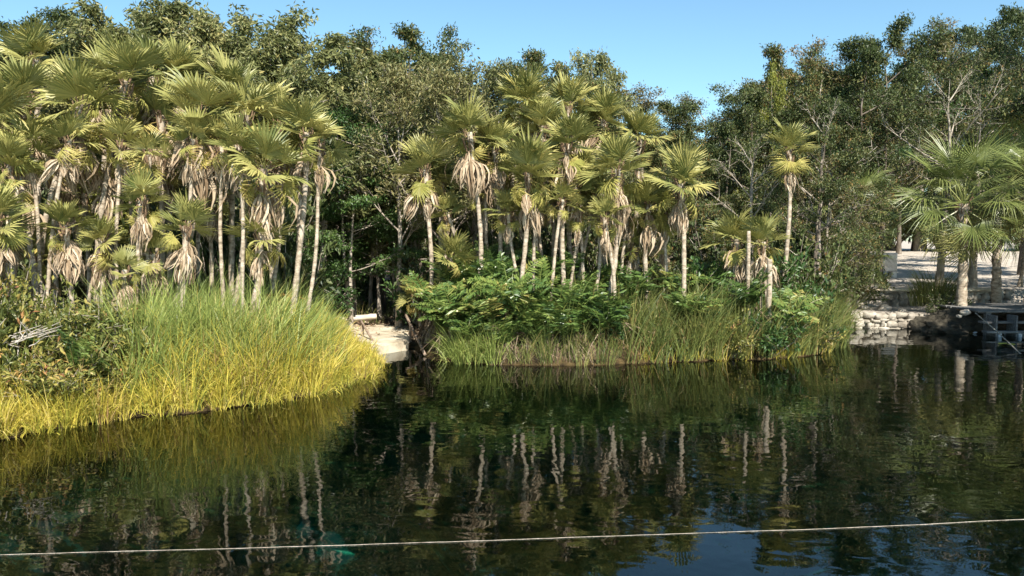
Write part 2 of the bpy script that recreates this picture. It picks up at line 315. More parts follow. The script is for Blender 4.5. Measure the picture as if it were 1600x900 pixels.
def dead_mesh(name, seed, mat=None, Lb=.6):
    """collapsed dead fan, hangs along +X with its segments folded together"""
    rg = np.random.default_rng(seed); acc = Acc(); Lp = .26
    t = np.linspace(0, 1, 5); P = np.stack([t*Lp, .03*np.sin(t*3+seed), -.12*np.sin(t*2.6)*Lp], 1)
    tube(acc, P, np.linspace(.013, .008, 5), 4, .35); h = P[-1]
    sp_ = [.05, .08, .10, .06, .11, .045, .09][seed % 7]
    for i in range(34):
        a = rg.normal(0, sp_); b = rg.normal(0, sp_*.8); Ls = Lb*rg.uniform(.55, 1.1); w0 = rg.uniform(.022, .044)
        k = 5; tt = np.linspace(0, 1, k)
        cx = h + np.stack([tt*Ls*math.cos(a), math.sin(a)*Ls*np.sin(np.pi*tt**.8*.86)*1.6 + .02*np.sin(tt*rg.uniform(2, 7)+i*1.7), math.sin(b)*Ls*np.sin(np.pi*tt**.8*.86)*1.6 + .02*np.sin(tt*rg.uniform(2, 7)+i)], 1)
        ww = w0*np.array([.3, 1, 1.05, .7, .08]); th = rg.uniform(0, math.pi)
        sd_ = np.array([0, math.cos(th), math.sin(th)])
        V = np.stack([cx - sd_*ww[:, None]/2, cx + sd_*ww[:, None]/2], 1).reshape(-1, 3)
        q = [[2*s, 2*s+1, 2*s+3, 2*s+2] for s in range(k-1)]
        acc.add(V, q, np.clip(rg.uniform(.15, .95), 0, 1))
    return acc.mesh(name, mat or M['dfrond'])
LIVE = [fan_mesh('palm frond', M['frond'], .30+.05*(i%3), .60, 26, sp, .60, d, c, .08+.05*(i%3), 1.04, i, rg_) for i, (d, c, sp, rg_) in enumerate([(.05, .5, 105, .08), (.12, .3, 115, .12), (.24, .35, 95, .2), (.08, .7, 110, .1), (.34, .25, 100, .25), (.16, .9, 100, .12), (.2, .2, 80, .3)])]
OLD = [fan_mesh('yellow frond', M['yfrond'], .40, .54, 24, 95, .55, d, .3, .3, 1.0, 20+i, .12, td) for i, (d, td) in enumerate([(.5, .2), (.7, .3), (.35, .1)])]
DEAD = [dead_mesh('dead frond', 40+i, Lb=.38+.045*i) for i in range(7)]
BIG = [fan_mesh('large palm frond', M['frondfar'], .95, .98, 34, 118, .36, d, c, .12, .8, 60+i, .06, td) for i, (d, c, td) in enumerate([(.08, .5, .1), (.18, .35, .3), (.3, .3, .5), (.05, .25, .15)])]
BIGY = [fan_mesh('large yellow frond', M['frond'], .9, .85, 30, 100, .36, .5, .3, .35, .8, 80+i, .1, .5) for i in range(2)]

TOP_DEAD = [0]
def place_child(name, me, root, loc, az, pitch, roll, s, tilt=(0, 0)):
    c = bpy.data.objects.new(name, me); COL.objects.link(c); c.parent = root
    mt = Matrix.Rotation(tilt[0], 4, 'X') @ Matrix.Rotation(tilt[1], 4, 'Y') @ Matrix.Rotation(az, 4, 'Z') @ Matrix.Rotation(-pitch, 4, 'Y') @ Matrix.Rotation(roll, 4, 'X')
    c.rotation_euler = mt.to_euler(); c.location = loc; c.scale = (s, s, s)
    return c
def palm(cx, cy, bx, D, label, size=1.0, live=13, old=4, dead=7, rt=.058, group=None, bend=0.0, big=False, skirt=0.0, cat='palm'):
    if not big:
        size *= .755; cy += 2; rt *= .76; live -= 1; live += random.randint(1, 5); old = max(1, old + random.randint(-2, 2)); dead = int(dead*random.uniform(.8, 2.3)); old += random.randint(0, 2); live -= (2 if cx < 520 else 0); dead = int(dead*(1.45 if cx < 520 else 1.1))
    tx, ty = random.uniform(-.22, .22), random.uniform(-.2, .2)
    crown = at(cx, cy, D)
    b0 = at(bx, 500, D); gzv = gzp(b0.x, D)
    base = Vector((b0.x, D, gzv-.05))
    root = empty('palm_tree', base, label, cat, group)
    top = crown - base; H = top.z; k = 12; t = np.linspace(0, 1, k)
    bd = bend if bend else random.uniform(-.24, .24)*min(1, H/4)
    side = np.sin(t*math.pi)*bd
    P = np.stack([top.x*t + side + .015*np.sin(t*9+cx), top.y*t + np.sin(t*math.pi)*random.uniform(-.1, .1), top.z*t], 1)
    rr = rt*(1.15 - .3*t) ; rr[0] *= 1.5; rr[-1] *= 1.5; rr[-2] *= 1.35
    kk = 40; tt = np.linspace(0, 1, kk); PP = np.stack([np.interp(tt, t, P[:, j]) for j in range(3)], 1); RR = np.interp(tt, t, rr)*(1+.08*np.sin(tt*60)+rng.uniform(-.06, .06, kk))
    acc = Acc(); tube(acc, PP, RR, 9, .5, .07)
    link('trunk', acc.mesh('palm trunk', M['palmtrunk'], True), root)
    # fibre and leaf bases under the crown
    fa = Acc()
    for i in range(16):
        a = random.uniform(0, 6.28); z0 = random.uniform(-.5, 0)*size; r0 = rt*1.1
        tube(fa, [(top.x+math.cos(a)*r0, top.y+math.sin(a)*r0, top.z+z0), (top.x+math.cos(a)*(r0+.06*size), top.y+math.sin(a)*(r0+.06*size), top.z+z0+.12*size), (top.x+math.cos(a)*(r0+.1*size), top.y+math.sin(a)*(r0+.1*size), top.z+z0+.26*size)], [.016, .012, .007], 4)
    link('leaf_bases', fa.mesh('leaf bases', M['fibre']), root)
    lv, ol = (BIG, BIGY) if big else (LIVE, OLD)
    a0 = random.uniform(0, 6.28)
    for i in range(live):
        f = i/(live-1); pit = R(86 - (112*f**.9 if big else 82*f**1.2) + random.uniform(-8, 8)); az = a0 + i*2.39996
        place_child('frond', random.choice(lv), root, (top.x, top.y, top.z - .12*f*size), az + random.uniform(-.4, .4), pit, random.uniform(-.5, .5), size*random.uniform(.78, 1.15), (tx, ty))
    for i in range(old):
        az = a0 + 1 + i*2.39996*1.3; pit = R(random.uniform(-68, -5))
        place_child('yellow_frond' if not big else 'drooping_frond', random.choice(ol), root, (top.x, top.y, top.z - .16*size), az, pit, random.uniform(-1.1, 1.1), size*random.uniform(.6, 1.0))
    for i in range(dead):
        az = a0 + i*2.39996; pit = R(random.uniform(-89, -70) if random.random() < .8 else random.uniform(-70, -48))
        dz = -.02 + random.uniform(0, .3) + skirt*random.random()
        tf = max(0, 1 - dz*size/max(H, .1)); px_ = np.interp(tf, t, P[:, 0]); py_ = np.interp(tf, t, P[:, 1])
        place_child('dead_frond', random.choice(DEAD), root, (px_, py_, top.z - dz*size), az, pit, random.uniform(-1.5, 1.5), size*random.uniform(.85, 1.5))
    return root

# ------------------------------------------------------------ broadleaf trees
def tree_proto(seed, mat, bark, crown0=.3, spread=.3, nl=8, nsub=5, ntw=5, nleaf=34, lsize=(.12, .04), cl=.22, rise=.5, flat=.7, droop=0.0, rt=.012, fork=0, gap=0.0):
    """unit-height tree (1 = full height, built at 8 m scale): returns wood mesh, foliage mesh"""
    rg = np.random.default_rng(seed); H = 8.0; wood = Acc(); fol = Acc()
    k = 9; t = np.linspace(0, 1, k)
    sway = np.cumsum(rg.normal(0, .10, (k, 2)), 0)*np.array([1, 1])
    TP = np.concatenate([sway*t[:, None], (t*H*.93)[:, None]], 1); TR = rt*H*(1.25 - 1.22*t)
    TR[0] *= 1.35
    tube(wood, TP, TR, 8, .5, .1)
    C = []; 
    for i in range(nl):
        f = crown0 + (0.97-crown0)*((i+rg.uniform(.1, .9))/nl)
        o = np.array([np.interp(f, t, TP[:, j]) for j in range(3)])
        az = i*2.4 + rg.uniform(-.4, .4); u = (f-crown0)/(1-crown0)
        Ll = spread*H*(.55 + .75*math.sin(math.pi*min(1, .18+.8*u)))*rg.uniform(.7, 1.15)*(1-.45*u)
        el = rise*(.6+.8*u) + rg.uniform(-.15, .15)
        d = np.array([math.cos(az)*math.cos(el), math.sin(az)*math.cos(el), math.sin(el)])
        kk = 6; s = np.linspace(0, 1, kk)
        wob = np.cumsum(rg.normal(0, .05, (kk, 3)), 0)*Ll*.5
        LP = o + d*Ll*s[:, None] + wob*s[:, None] + np.array([0, 0, 1])*(s**2*Ll*.18)[:, None]
        r0 = rt*H*.42*(1-.5*u); tube(wood, LP, r0*(1-.75*s), 5, .5, .08)
        for j in range(nsub):
            sf = .3 + .7*(j+.5)/nsub; o2 = np.array([np.interp(sf, s, LP[:, q]) for q in range(3)])
            d2 = d + rg.normal(0, .75, 3); d2[2] = d2[2]*flat + rise*.35; d2 /= np.linalg.norm(d2)
            L2 = Ll*rg.uniform(.28, .5); s3 = np.linspace(0, 1, 4)
            SP = o2 + d2*L2*s3[:, None] + np.cumsum(rg.normal(0, .06, (4, 3)), 0)*L2
            tube(wood, SP, r0*.42*(1-.7*s3), 4, .5)
            for q in range(ntw):
                if rg.random() < gap: continue
                f3 = rg.uniform(.35, 1); o3 = np.array([np.interp(f3, s3, SP[:, z]) for z in range(3)])
                d3 = d2*.6 + rg.normal(0, .7, 3); d3[2] = d3[2]*flat + rise*.3; d3 /= np.linalg.norm(d3)
                L3 = L2*rg.uniform(.3, .6); e = o3 + d3*L3
                tube(wood, [o3, (o3+e)/2 + rg.normal(0, .03, 3), e], [r0*.16, r0*.11, .003], 3, .5)
                C.append((e, o3))
        C.append((LP[-1], LP[-2]))
    C.append((TP[-1], TP[-2]))
    for e, o in C:
        n = int(nleaf*rg.uniform(.6, 1.4)); hv = rg.uniform(-.3, .3)
        along = rg.uniform(.15, 1.1, n)[:, None]
        pts = o + (e-o)*along + np.clip(rg.normal(0, cl, (n, 3)), -1.7*cl, 1.7*cl)*np.array([1, 1, flat])*.8
        dr = rg.normal(0, 1, (n, 3)) + unit(e-o)*.8 + np.array([0, 0, -droop])
        s = rg.uniform(.7, 1.25, n)
        leaves(fol, pts, dr, lsize[0]*s, lsize[1]*s, np.clip(.5 + hv + rg.normal(0, .16, n), 0, 1), up=np.array([0, 0, 1.0 if droop < .5 else .2]))
    return wood.mesh('tree wood', bark, True), fol.mesh('tree foliage', mat)
PT = {}
PT['A'] = [tree_proto(100+i, M['leafA'], M['bark'], .28, .24, 11, 6, 6, 34, (.16, .052), .155, .65, .8, 1.0, gap=.15) for i in range(3)]
PT['B'] = [tree_proto(110+i, M['leafB'], M['bark'], .28, .24, 13, 6, 6, 17, (.15, .045), .16, .95, .9, -.2, rt=.010) for i in range(3)]
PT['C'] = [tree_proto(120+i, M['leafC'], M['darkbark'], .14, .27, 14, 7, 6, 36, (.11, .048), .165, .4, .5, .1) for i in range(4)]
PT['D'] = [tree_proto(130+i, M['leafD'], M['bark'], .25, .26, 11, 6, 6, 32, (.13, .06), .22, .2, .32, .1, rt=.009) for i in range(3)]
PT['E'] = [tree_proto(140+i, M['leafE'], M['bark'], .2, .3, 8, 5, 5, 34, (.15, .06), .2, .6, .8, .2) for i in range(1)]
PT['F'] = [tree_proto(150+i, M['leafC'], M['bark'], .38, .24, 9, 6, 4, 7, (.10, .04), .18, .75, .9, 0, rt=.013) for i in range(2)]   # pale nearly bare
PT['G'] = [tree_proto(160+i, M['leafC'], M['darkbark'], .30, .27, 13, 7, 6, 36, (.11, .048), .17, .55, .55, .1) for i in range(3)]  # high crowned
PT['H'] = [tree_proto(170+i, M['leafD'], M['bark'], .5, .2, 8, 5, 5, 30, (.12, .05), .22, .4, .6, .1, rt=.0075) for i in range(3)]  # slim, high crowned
PT['K'] = [tree_proto(180+i, M['leafK'], M['bark'], .2, .26, 12, 6, 6, 26, (.10, .036), .15, .6, .6, .3) for i in range(2)]
cnt = {}; ZMAX = {}
def tree(kind, px, topy, D, label, group=None, name='tree', wide=1.0, cat='tree'):
    p = at(px, topy, D); gz_ = gzp(p.x, D); H = p.z - gz_
    i = cnt.get(kind, 0); cnt[kind] = i+1
    wme, fme = PT[kind][i % len(PT[kind])]
    root = empty(name, (p.x, D, gz_-.06), label, cat, group)
    zm_ = ZMAX.setdefault(fme.name, float(np.percentile(np.array([v.co.z for v in fme.vertices]), 99.7)))
    s = H/zm_
    root.scale = (s*wide, s*wide, s); root.rotation_euler = (0, 0, random.uniform(0, 6.28))
    link('trunk', wme, root); link('crown', fme, root)
    return root

# skyline trees (photo x, top y, distance)
GT = 'broadleaf trees rising behind the palms'
for a in [
 ('A', 10, 45, 19, 'olive leafy tree at the left edge rising behind the palms'),
 ('C', 75, 8, 24, 'dark blue-green feathery tree showing against the sky left of the tallest olive tree'),
 ('A', 170, 5, 21, 'open crowned olive tree with sky gaps, above the leftmost palm heads'),
 ('A', 225, -12, 20, 'tallest olive tree at upper left, its crown reaching the top edge of the picture'),
 ('E', 140, 62, 17.8, 'bright yellow-green small tree peeping over the leftmost palm heads', .8),
 ('E', 165, 85, 18.4, 'low yellow-green tree just right of the brightest one over the palms', .8),
 ('A', 300, 22, 20.5, 'pale olive drooping-leaved tree right of the tallest olive tree'),
 ('A', 345, 18, 22, 'olive tree with thin top shoots behind the palms on the left'),
 ('A', 400, 48, 19.5, 'wide olive tree with drooping leaves over the right palms of the left grove'),
 ('A', 445, 32, 21, 'narrow spire-topped olive tree where the left grove ends'),
 ('A', 500, 52, 20.5, 'olive tree with bright pale trunk, right of the narrow spire-topped tree'),
 ('A', 545, 75, 22, 'rounded olive tree between the pale trunk and the dark middle tree'),
 ('C', 592, 55, 23.5, 'dark tree with a feathery top in the middle of the skyline'),
 ('B', 620, 98, 19.5, 'twiggy tree with upright pale branches above the forest path'),
 ('C', 655, 68, 23.5, 'dark distant tree behind the twiggy pale-branched trees'),
 ('B', 690, 92, 19.5, 'broad twiggy tree with pale fan of branches above the middle palms'),
 ('C', 685, 48, 25, 'thin drooping dark tree poking highest in the middle skyline'),
 ('B', 745, 75, 21, 'dome shaped twiggy tree right of the broad pale-branched one'),
 ('B', 790, 92, 20.5, 'twiggy tree at the right end of the pale-branched row'),
 ('C', 850, 78, 26, 'blue-grey airy tree above the middle palms'),
 ('A', 932, 75, 24.5, 'lone compact tree standing clear against the sky right of centre', .6),
 ('C', 890, 122, 22, 'dark tree filling the gap left of the lone compact tree'),
 ('K', 985, 132, 27, 'brownish green tree just right of the lone compact tree'),
 ('C', 1045, 148, 27.5, 'mid green tree left of the lowest dip in the skyline'),
 ('K', 1100, 145, 28, 'grey-green tree at the lowest dip in the skyline'),
 ('C', 1135, 175, 25, 'low dark tree under the lowest dip in the skyline'),
 ('C', 1090, 225, 19.5, 'low dark leafy tree right of the middle palms'),
 ('C', 1040, 205, 19.5, 'leafy dark tree close behind the right end of the middle palms'),
 ('C', 1180, 128, 26, 'dark tree rising steeply right of the skyline dip'),
 ('E', 1205, 92, 26, 'slim tree with yellow tuft on the slope of the right skyline', .35),
 ('C', 1235, 78, 27, 'dense dark tree above the lone slender palm'),
 ('K', 1290, 66, 28, 'dense dark tree with brown patches, left part of the right-hand wood'),
 ('C', 1345, 62, 26, 'dense dark tree in the middle of the right-hand wood'),
 ('C', 1275, 190, 18.8, 'low dense tree in front of the right-hand wood'),
 ('K', 1300, 235, 19.8, 'low spreading dark tree at the left of the sandy clearing'),
 ('G', 1385, 30, 27, 'tall tree whose crown makes the high point of the right skyline'),
 ('K', 1445, 36, 43.5, 'tall dark tree above the sandy clearing'),
 ('G', 1492, 44, 44, 'tall airy tree above the big right-hand palm'),
 ('G', 1545, 18, 43.8, 'tall grey-green tree near the upper right corner'),
 ('G', 1612, 10, 30, 'tall dark tree cut by the right edge of the picture'),
 ('F', 1285, 140, 19.2, 'pale nearly bare small tree in front of the right-hand wood'),
 ('F', 1478, 95, 24, 'pale forked nearly bare tree above the big right-hand palm'),
 ('F', 1530, 100, 24.5, 'pale thin bare-limbed tree near the right edge'),
 ('F', 1175, 200, 18.6, 'grey twiggy shrub-like tree between the middle palms and the lone slender palm'),
 ('K', 1570, 100, 45, 'dark tree behind the pale thin bare-limbed tree'),
 ('G', 1412, 130, 40, 'mid-height dark tree at the back of the sandy clearing'),
 ('D', 545, 235, 19.5, 'small tree with flat layers of deep green leaves beside the forest path'),
 ('D', 500, 250, 20.5, 'deep green layered tree right behind the last palms of the left grove'),
 ('D', 590, 262, 21.5, 'deep green tree over the dark mouth of the forest path'),
 ('B', 615, 290, 22, 'small pale-leaved tree bending over the forest path'),
 ('D', 640, 200, 23, 'dark tree directly behind the left end of the middle palms'),
 ('D', 520, 170, 23.5, 'deep green tree behind the pale trunk left of centre'),
]:
    tree(*a[:5], group=GT if False else None, wide=(a[5] if len(a) > 5 else 1.0)*(.85 if a[0] in 'CG' else 1.12))
# slim trunks beside the path
for px, ty, D, lb in [(541, 150, 20.2, 'slim straight tree beside the bleached log'), (522, 170, 21.5, 'slim tree just left of the one beside the bleached log'),
                      (575, 140, 23, 'pale slim tree on the left side of the forest path'), (588, 150, 23.6, 'bright double-stemmed looking slim tree at the back of the path'),
                      (610, 160, 25, 'slim grey tree at the far bend of the path'), (632, 170, 24, 'slim tree right of the path in deep shade'),
                      (480, 160, 20.8, 'thin pale tree close to the last left palm'), (650, 130, 22.5, 'slim tree behind the first middle palm')]:
    tree('H', px, ty, D, lb)
# deep wood
rs = random.Random(3)
spots = []
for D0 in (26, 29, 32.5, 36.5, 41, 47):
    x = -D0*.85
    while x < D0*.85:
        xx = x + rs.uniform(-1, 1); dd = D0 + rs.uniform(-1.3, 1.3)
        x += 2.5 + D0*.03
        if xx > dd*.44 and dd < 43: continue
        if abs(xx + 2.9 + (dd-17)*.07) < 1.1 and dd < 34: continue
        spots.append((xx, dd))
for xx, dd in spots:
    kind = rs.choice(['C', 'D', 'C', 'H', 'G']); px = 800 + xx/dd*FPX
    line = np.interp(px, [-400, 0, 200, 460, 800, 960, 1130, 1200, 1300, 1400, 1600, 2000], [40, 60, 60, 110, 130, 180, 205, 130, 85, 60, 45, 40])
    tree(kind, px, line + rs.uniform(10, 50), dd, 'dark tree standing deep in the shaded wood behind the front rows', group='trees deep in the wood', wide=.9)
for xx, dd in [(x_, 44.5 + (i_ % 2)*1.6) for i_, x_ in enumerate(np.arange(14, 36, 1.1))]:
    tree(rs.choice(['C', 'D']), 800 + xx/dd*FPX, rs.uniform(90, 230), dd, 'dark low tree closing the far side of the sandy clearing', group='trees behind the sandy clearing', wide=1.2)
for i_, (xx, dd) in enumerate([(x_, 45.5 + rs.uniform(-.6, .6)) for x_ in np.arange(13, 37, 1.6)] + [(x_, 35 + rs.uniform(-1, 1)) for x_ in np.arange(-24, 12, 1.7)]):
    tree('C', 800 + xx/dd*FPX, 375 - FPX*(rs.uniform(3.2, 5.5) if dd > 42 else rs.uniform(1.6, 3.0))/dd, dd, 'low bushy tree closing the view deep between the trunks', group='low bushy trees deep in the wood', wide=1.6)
# trees beside the frame, continuing the wood; near right ones added unseen for shade
for px, ty, D in [(-90, 20, 18), (-220, 30, 16), (-350, 10, 17), (-160, -20, 21), (1690, 20, 24), (1790, 20, 23), (1900, 30, 25), (1860, 140, 16.5), (1990, 40, 12.8), (1925, 90, 14.6), (2250, 0, 11.5), (1800, 180, 19.8), (1990, 100, 17.5)]:
    tree('C', px, ty, D, 'unseen tree just outside the view', group='trees beyond the sides of the view')

# ------------------------------------------------------------ palms
LG = 'fan palms of the left grove'; MG = 'fan palms of the middle grove'
for a in [
 # cx, cy, bx, D, size, live, old, dead, bend, label
 (55, 92, 60, 17, 1.2, 15, 2, 3, 0, 'highest fan palm at far left, its round green head against the olive trees'),
 (40, 152, 25, 14.2, 1.15, 14, 4, 8, 0, 'tall fan palm at far left with a thick tan skirt right below the highest head'),
 (-8, 185, -20, 13.6, 1.15, 13, 5, 6, 0, 'fan palm cut by the left edge with yellow lower fronds'),
 (126, 160, 66, 13.6, 1.2, 14, 6, 9, -.25, 'tall fan palm with long pale trunk curving down to the left'),
 (160, 128, 190, 15.6, 1.1, 13, 3, 6, 0, 'fan palm head squeezed behind the curved-trunk palm'),
 (196, 124, 150, 14.0, 1.15, 14, 5, 9, -.2, 'tall fan palm with a shaggy trunk leaning to the left and bright pale base'),
 (237, 118, 232, 15.2, 1.15, 14, 4, 7, 0, 'tall fan palm standing upright, left of centre of the left grove'),
 (278, 116, 270, 15.8, 1.0, 13, 3, 5, 0, 'fan palm with small head beside the upright one in the left grove'),
 (250, 178, 245, 14.6, 1.0, 11, 6, 8, 0, 'lower fan palm with orange-yellow fronds under the upright one'),
 (310, 178, 252, 13.5, 1.15, 14, 6, 9, .15, 'fan palm in the middle of the left grove, trunk sweeping down to the left'),
 (360, 138, 362, 14.8, 1.05, 13, 4, 5, 0, 'straight fan palm with orange dead fronds and very thin trunk'),
 (385, 178, 352, 13.8, 1.1, 14, 4, 6, .12, 'fan palm crossing the straight one, trunk leaning left'),
 (425, 172, 430, 15, 1.0, 13, 4, 7, 0, 'fan palm with a neat grey skirt, third from the right in the left grove'),
 (435, 195, 405, 14.6, .9, 11, 4, 8, 0, 'short-headed fan palm with a long pointed dead skirt'),
 (478, 205, 443, 13.9, .95, 11, 3, 5, .1, 'rightmost fan palm of the left grove with a long leaning trunk'),
 (470, 235, 452, 14.6, .8, 9, 3, 4, .08, 'second leaning palm half hidden behind the rightmost of the left grove'),
 (412, 262, 378, 13.2, 1.1, 13, 5, 6, .1, 'lower fan palm with bright yellow fronds at the right of the left grove'),
 (178, 240, 170, 14.2, .85, 9, 4, 10, 0, 'stubby fan palm with a heavy pinkish skirt in the left grove'),
 (222, 312, 215, 13.0, .75, 11, 4, 4, 0, 'small bright fan palm standing low in the left grove'),
 (290, 352, 286, 12.7, .8, 12, 3, 13, 0, 'small fan palm with a huge pale skirt falling into the reeds'),
 (100, 350, 104, 13.0, .75, 8, 3, 13, 0, 'low palm almost covered by its own pale dead fronds at left'),
 (30, 275, 55, 13.3, .95, 11, 5, 7, 0, 'lower fan palm at far left with drooping yellow fronds'),
 (-5, 345, 25, 12.4, .9, 10, 4, 7, 0, 'short fan palm at the left edge with a leaning shaggy trunk'),
 (160, 375, 160, 13.4, .75, 11, 3, 5, 0, 'knee-high fan palm with a yellow star frond low in the left grove'),
 (405, 370, 408, 13.2, .8, 11, 5, 4, 0, 'low yellow-green fan palm near the right foot of the left grove'),
 (330, 305, 330, 14.4, .8, 11, 4, 7, 0, 'low shaded fan palm between the two straight thin trunks'),
 (265, 260, 262, 15.2, .85, 11, 3, 6, 0, 'mid-height shaded fan palm behind the sweeping trunk'),
 (90, 240, 85, 15.0, .95, 11, 4, 7, 0, 'mid-height shaded fan palm behind the curved pale trunk'),
 (130, 300, 132, 15.2, .85, 11, 3, 6, 0, 'low dark fan palm right behind the curved pale trunk'),
 (355, 240, 350, 15.6, .9, 11, 3, 5, 0, 'shaded fan palm showing between the straight palms'),
 (205, 190, 210, 16.2, .95, 12, 3, 8, 0, 'fan palm half hidden behind the shaggy leaning trunk'),
 (20, 215, 10, 15.2, .95, 12, 3, 7, 0, 'half hidden fan palm behind the far left skirt'),
 (315, 235, 318, 16, .9, 12, 3, 6, 0, 'shaded fan palm far back in the middle of the left grove'),
 (60, 400, 62, 13.6, .7, 10, 3, 8, 0, 'low fan palm in the undergrowth at far left'),
 (195, 420, 190, 12.6, .6, 7, 2, 12, 0, 'tiny palm buried in pale dead fronds beside the shaggy trunk'),
 (240, 395, 240, 13.4, .7, 8, 2, 12, 0, 'tiny palm with grey dead fronds left of the huge pale skirt'),
]:
    palm(a[0], a[1], a[2], a[3], a[9], a[4], a[5], a[6], a[7], bend=a[8], group=LG, rt=.062 if a[4] > .9 else .05, skirt=.5 if a[7] > 7 else .15)
for a in [
 (664, 262, 668, 17.0, 1.15, 14, 6, 5, 0, 'leftmost fan palm of the middle grove with a ring of yellow fronds'),
 (690, 285, 715, 17.6, .7, 8, 3, 3, -.08, 'thin palm leaning right to left behind the leftmost middle palm'),
 (733, 205, 742, 16.4, 1.15, 14, 3, 7, 0, 'fan palm with a full green head second from left in the middle grove'),
 (772, 228, 768, 16.8, 1.05, 13, 5, 9, 0, 'fan palm with a broad orange-brown skirt in the middle grove'),
 (820, 160, 790, 17.4, 1.2, 15, 2, 8, 0, 'tallest fan palm of the middle grove'),
 (850, 195, 848, 17.0, 1.0, 13, 3, 9, 0, 'fan palm with dark hanging skirt below the tallest of the middle grove'),
 (886, 165, 900, 17.8, 1.1, 14, 3, 8, 0, 'fan palm just right of the tallest one in the middle grove'),
 (824, 268, 803, 15.8, 1.1, 13, 6, 7, .08, 'low-headed fan palm with yellow sides in the front of the middle grove'),
 (885, 222, 882, 16.2, 1.05, 14, 3, 9, 0, 'fan palm with long narrow pale skirt at centre of the middle grove'),
 (942, 185, 965, 18, 1.05, 13, 3, 8, 0, 'back row fan palm with short pink skirt right in the middle grove'),
 (965, 262, 938, 16.0, 1.15, 14, 4, 10, .12, 'fan palm with thick brown skirt and pale trunk leaning left'),
 (945, 338, 965, 15.8, .7, 10, 4, 4, 0, 'small fan palm with one bright yellow frond under the thick-skirted one'),
 (1000, 215, 1010, 18.2, 1.1, 15, 3, 3, 0, 'dark green fan palm with upright fronds right of the thick-skirted palm'),
 (1015, 318, 1020, 16.6, .95, 14, 5, 4, 0, 'shaggy low palm with many bright yellow-green fronds'),
 (1062, 285, 1062, 16.2, 1.1, 14, 5, 4, 0, 'rightmost fan palm of the middle grove with a bright green head'),
 (790, 300, 862, 17.6, .8, 10, 3, 5, .1, 'palm with strongly slanting trunk behind the middle grove'),
 (915, 275, 905, 17.2, .9, 11, 3, 6, 0, 'shaded palm behind the slanting pale trunks'),
 (860, 260, 845, 17.8, .9, 11, 3, 6, 0, 'shaded palm with hidden head at centre of the middle grove'),
 (745, 262, 800, 17.6, .9, 11, 3, 6, -.15, 'shaded palm with trunk sloping to the right behind the skirted palms'),
 (920, 200, 925, 18.4, .95, 12, 3, 6, 0, 'back row palm whose grey-green head touches the dark trees'),
 (705, 400, 705, 16.4, .8, 14, 0, 0, 0, 'low green fan palm sprouting above the ferns by the path'),
 (990, 382, 990, 17, .8, 12, 2, 2, 0, 'low fan palm in the dark hollow right of the small yellow-frond palm'),
 (1150, 372, 1150, 16.6, .95, 13, 3, 10, 0, 'low wide palm with a reddish brown skirt by the grey stumps'),
 (1192, 376, 1200, 16.2, .85, 11, 3, 10, 0, 'low wide palm with fallen brown fronds right of the grey stump'),
 (1232, 232, 1212, 17.6, 1.05, 11, 5, 3, .12, 'lone slender palm with tan drooping fronds in front of the right-hand wood'),
 (648, 462, 656, 18.3, .7, 9, 0, 0, 0, 'small drooping fan palm at the right side of the forest path'),
]:
    palm(a[0], a[1], a[2], a[3], a[9], a[4], a[5], a[6], a[7], bend=a[8], group=MG if a[0] not in (1232, 648) else None, rt=.062 if a[4] > .9 else .05, skirt=.15)
for cx, cy, bx, D, lb in [(700, 330, 735, 17.9, 'crooked thin stem leaning over the low green fan palm'), (760, 300, 735, 18.1, 'thin stem crossing right to left behind the full green head'), (795, 330, 830, 17.0, 'thin stem slanting up to the left from the fern bank'),
    (878, 310, 850, 16.8, 'thin pale stem slanting up to the right at centre of the middle grove'), (905, 330, 880, 17.1, 'thin pale stem slanting right, beside the long narrow skirt'), (940, 300, 915, 17.0, 'thin stem slanting steeply right below the back row'),
    (1035, 370, 1060, 18.2, 'short thin stem leaning left in the dark hollow'), (840, 320, 868, 17.9, 'thin stem leaning left behind the slanting pair')]:
    palm(cx, cy, bx, D-.7, lb, .7, 8, 3, 3, .046, MG, bend=random.uniform(-.15, .15))
# extra slim stems in the middle grove carry small shaded heads
for i, (cx, cy, bx, D, lb) in enumerate([(755, 250, 765, 18.2, 'very slim palm stem between the two leftmost skirts'), (805, 240, 785, 18.6, 'very slim palm stem left of the low-headed palm'),
    (870, 250, 890, 18.4, 'very slim palm stem leaning right under the long narrow skirt'), (835, 300, 822, 17.2, 'very slim pale stem right of the low-headed palm'),
    (900, 290, 918, 17.4, 'very slim pale stem leaning right beside the slanting pale trunk'), (930, 300, 892, 17.6, 'very slim stem crossing behind the slanting pale trunk'),
    (1040, 330, 1046, 17.8, 'very slim stem in the dark hollow near the rightmost middle palm'), (980, 330, 975, 17.8, 'very slim stem on the left side of the dark hollow')]):
    palm(cx, cy, bx, D-1.0, lb, .8, 10, 3, 4, .046, MG, bend=random.uniform(-.1, .1))
for cx, cy, bx, D, b, lb in [(300, 215, 262, 13.2, .1, 'slim pale palm stem sweeping left beside the middle palm of the left grove'), (345, 225, 350, 13.4, 0, 'very thin upright palm stem left of the crossing pair'),
    (372, 225, 374, 13.0, 0, 'slim pale stem between the crossing palms and the low yellow-fronded one'), (500, 222, 470, 14.2, .1, 'outermost thin palm stem of the left grove, leaning right over the reeds'),
    (110, 215, 78, 13.2, -.2, 'slim grey stem following the curved pale trunk'), (45, 225, 62, 13.3, .1, 'slim stem leaning left at the far left of the grove'), (12, 250, 25, 13.0, 0, 'slim stem with a ragged head near the left edge'),
    (188, 225, 182, 13.6, 0, 'slim upright stem right of the shaggy leaning trunk'), (232, 240, 250, 13.4, -.1, 'slim stem leaning left before the small bright palm')]:
    palm(cx, cy, bx, D, lb, .8, 9, 3, 3, .042, LG, bend=b or random.uniform(-.08, .08))
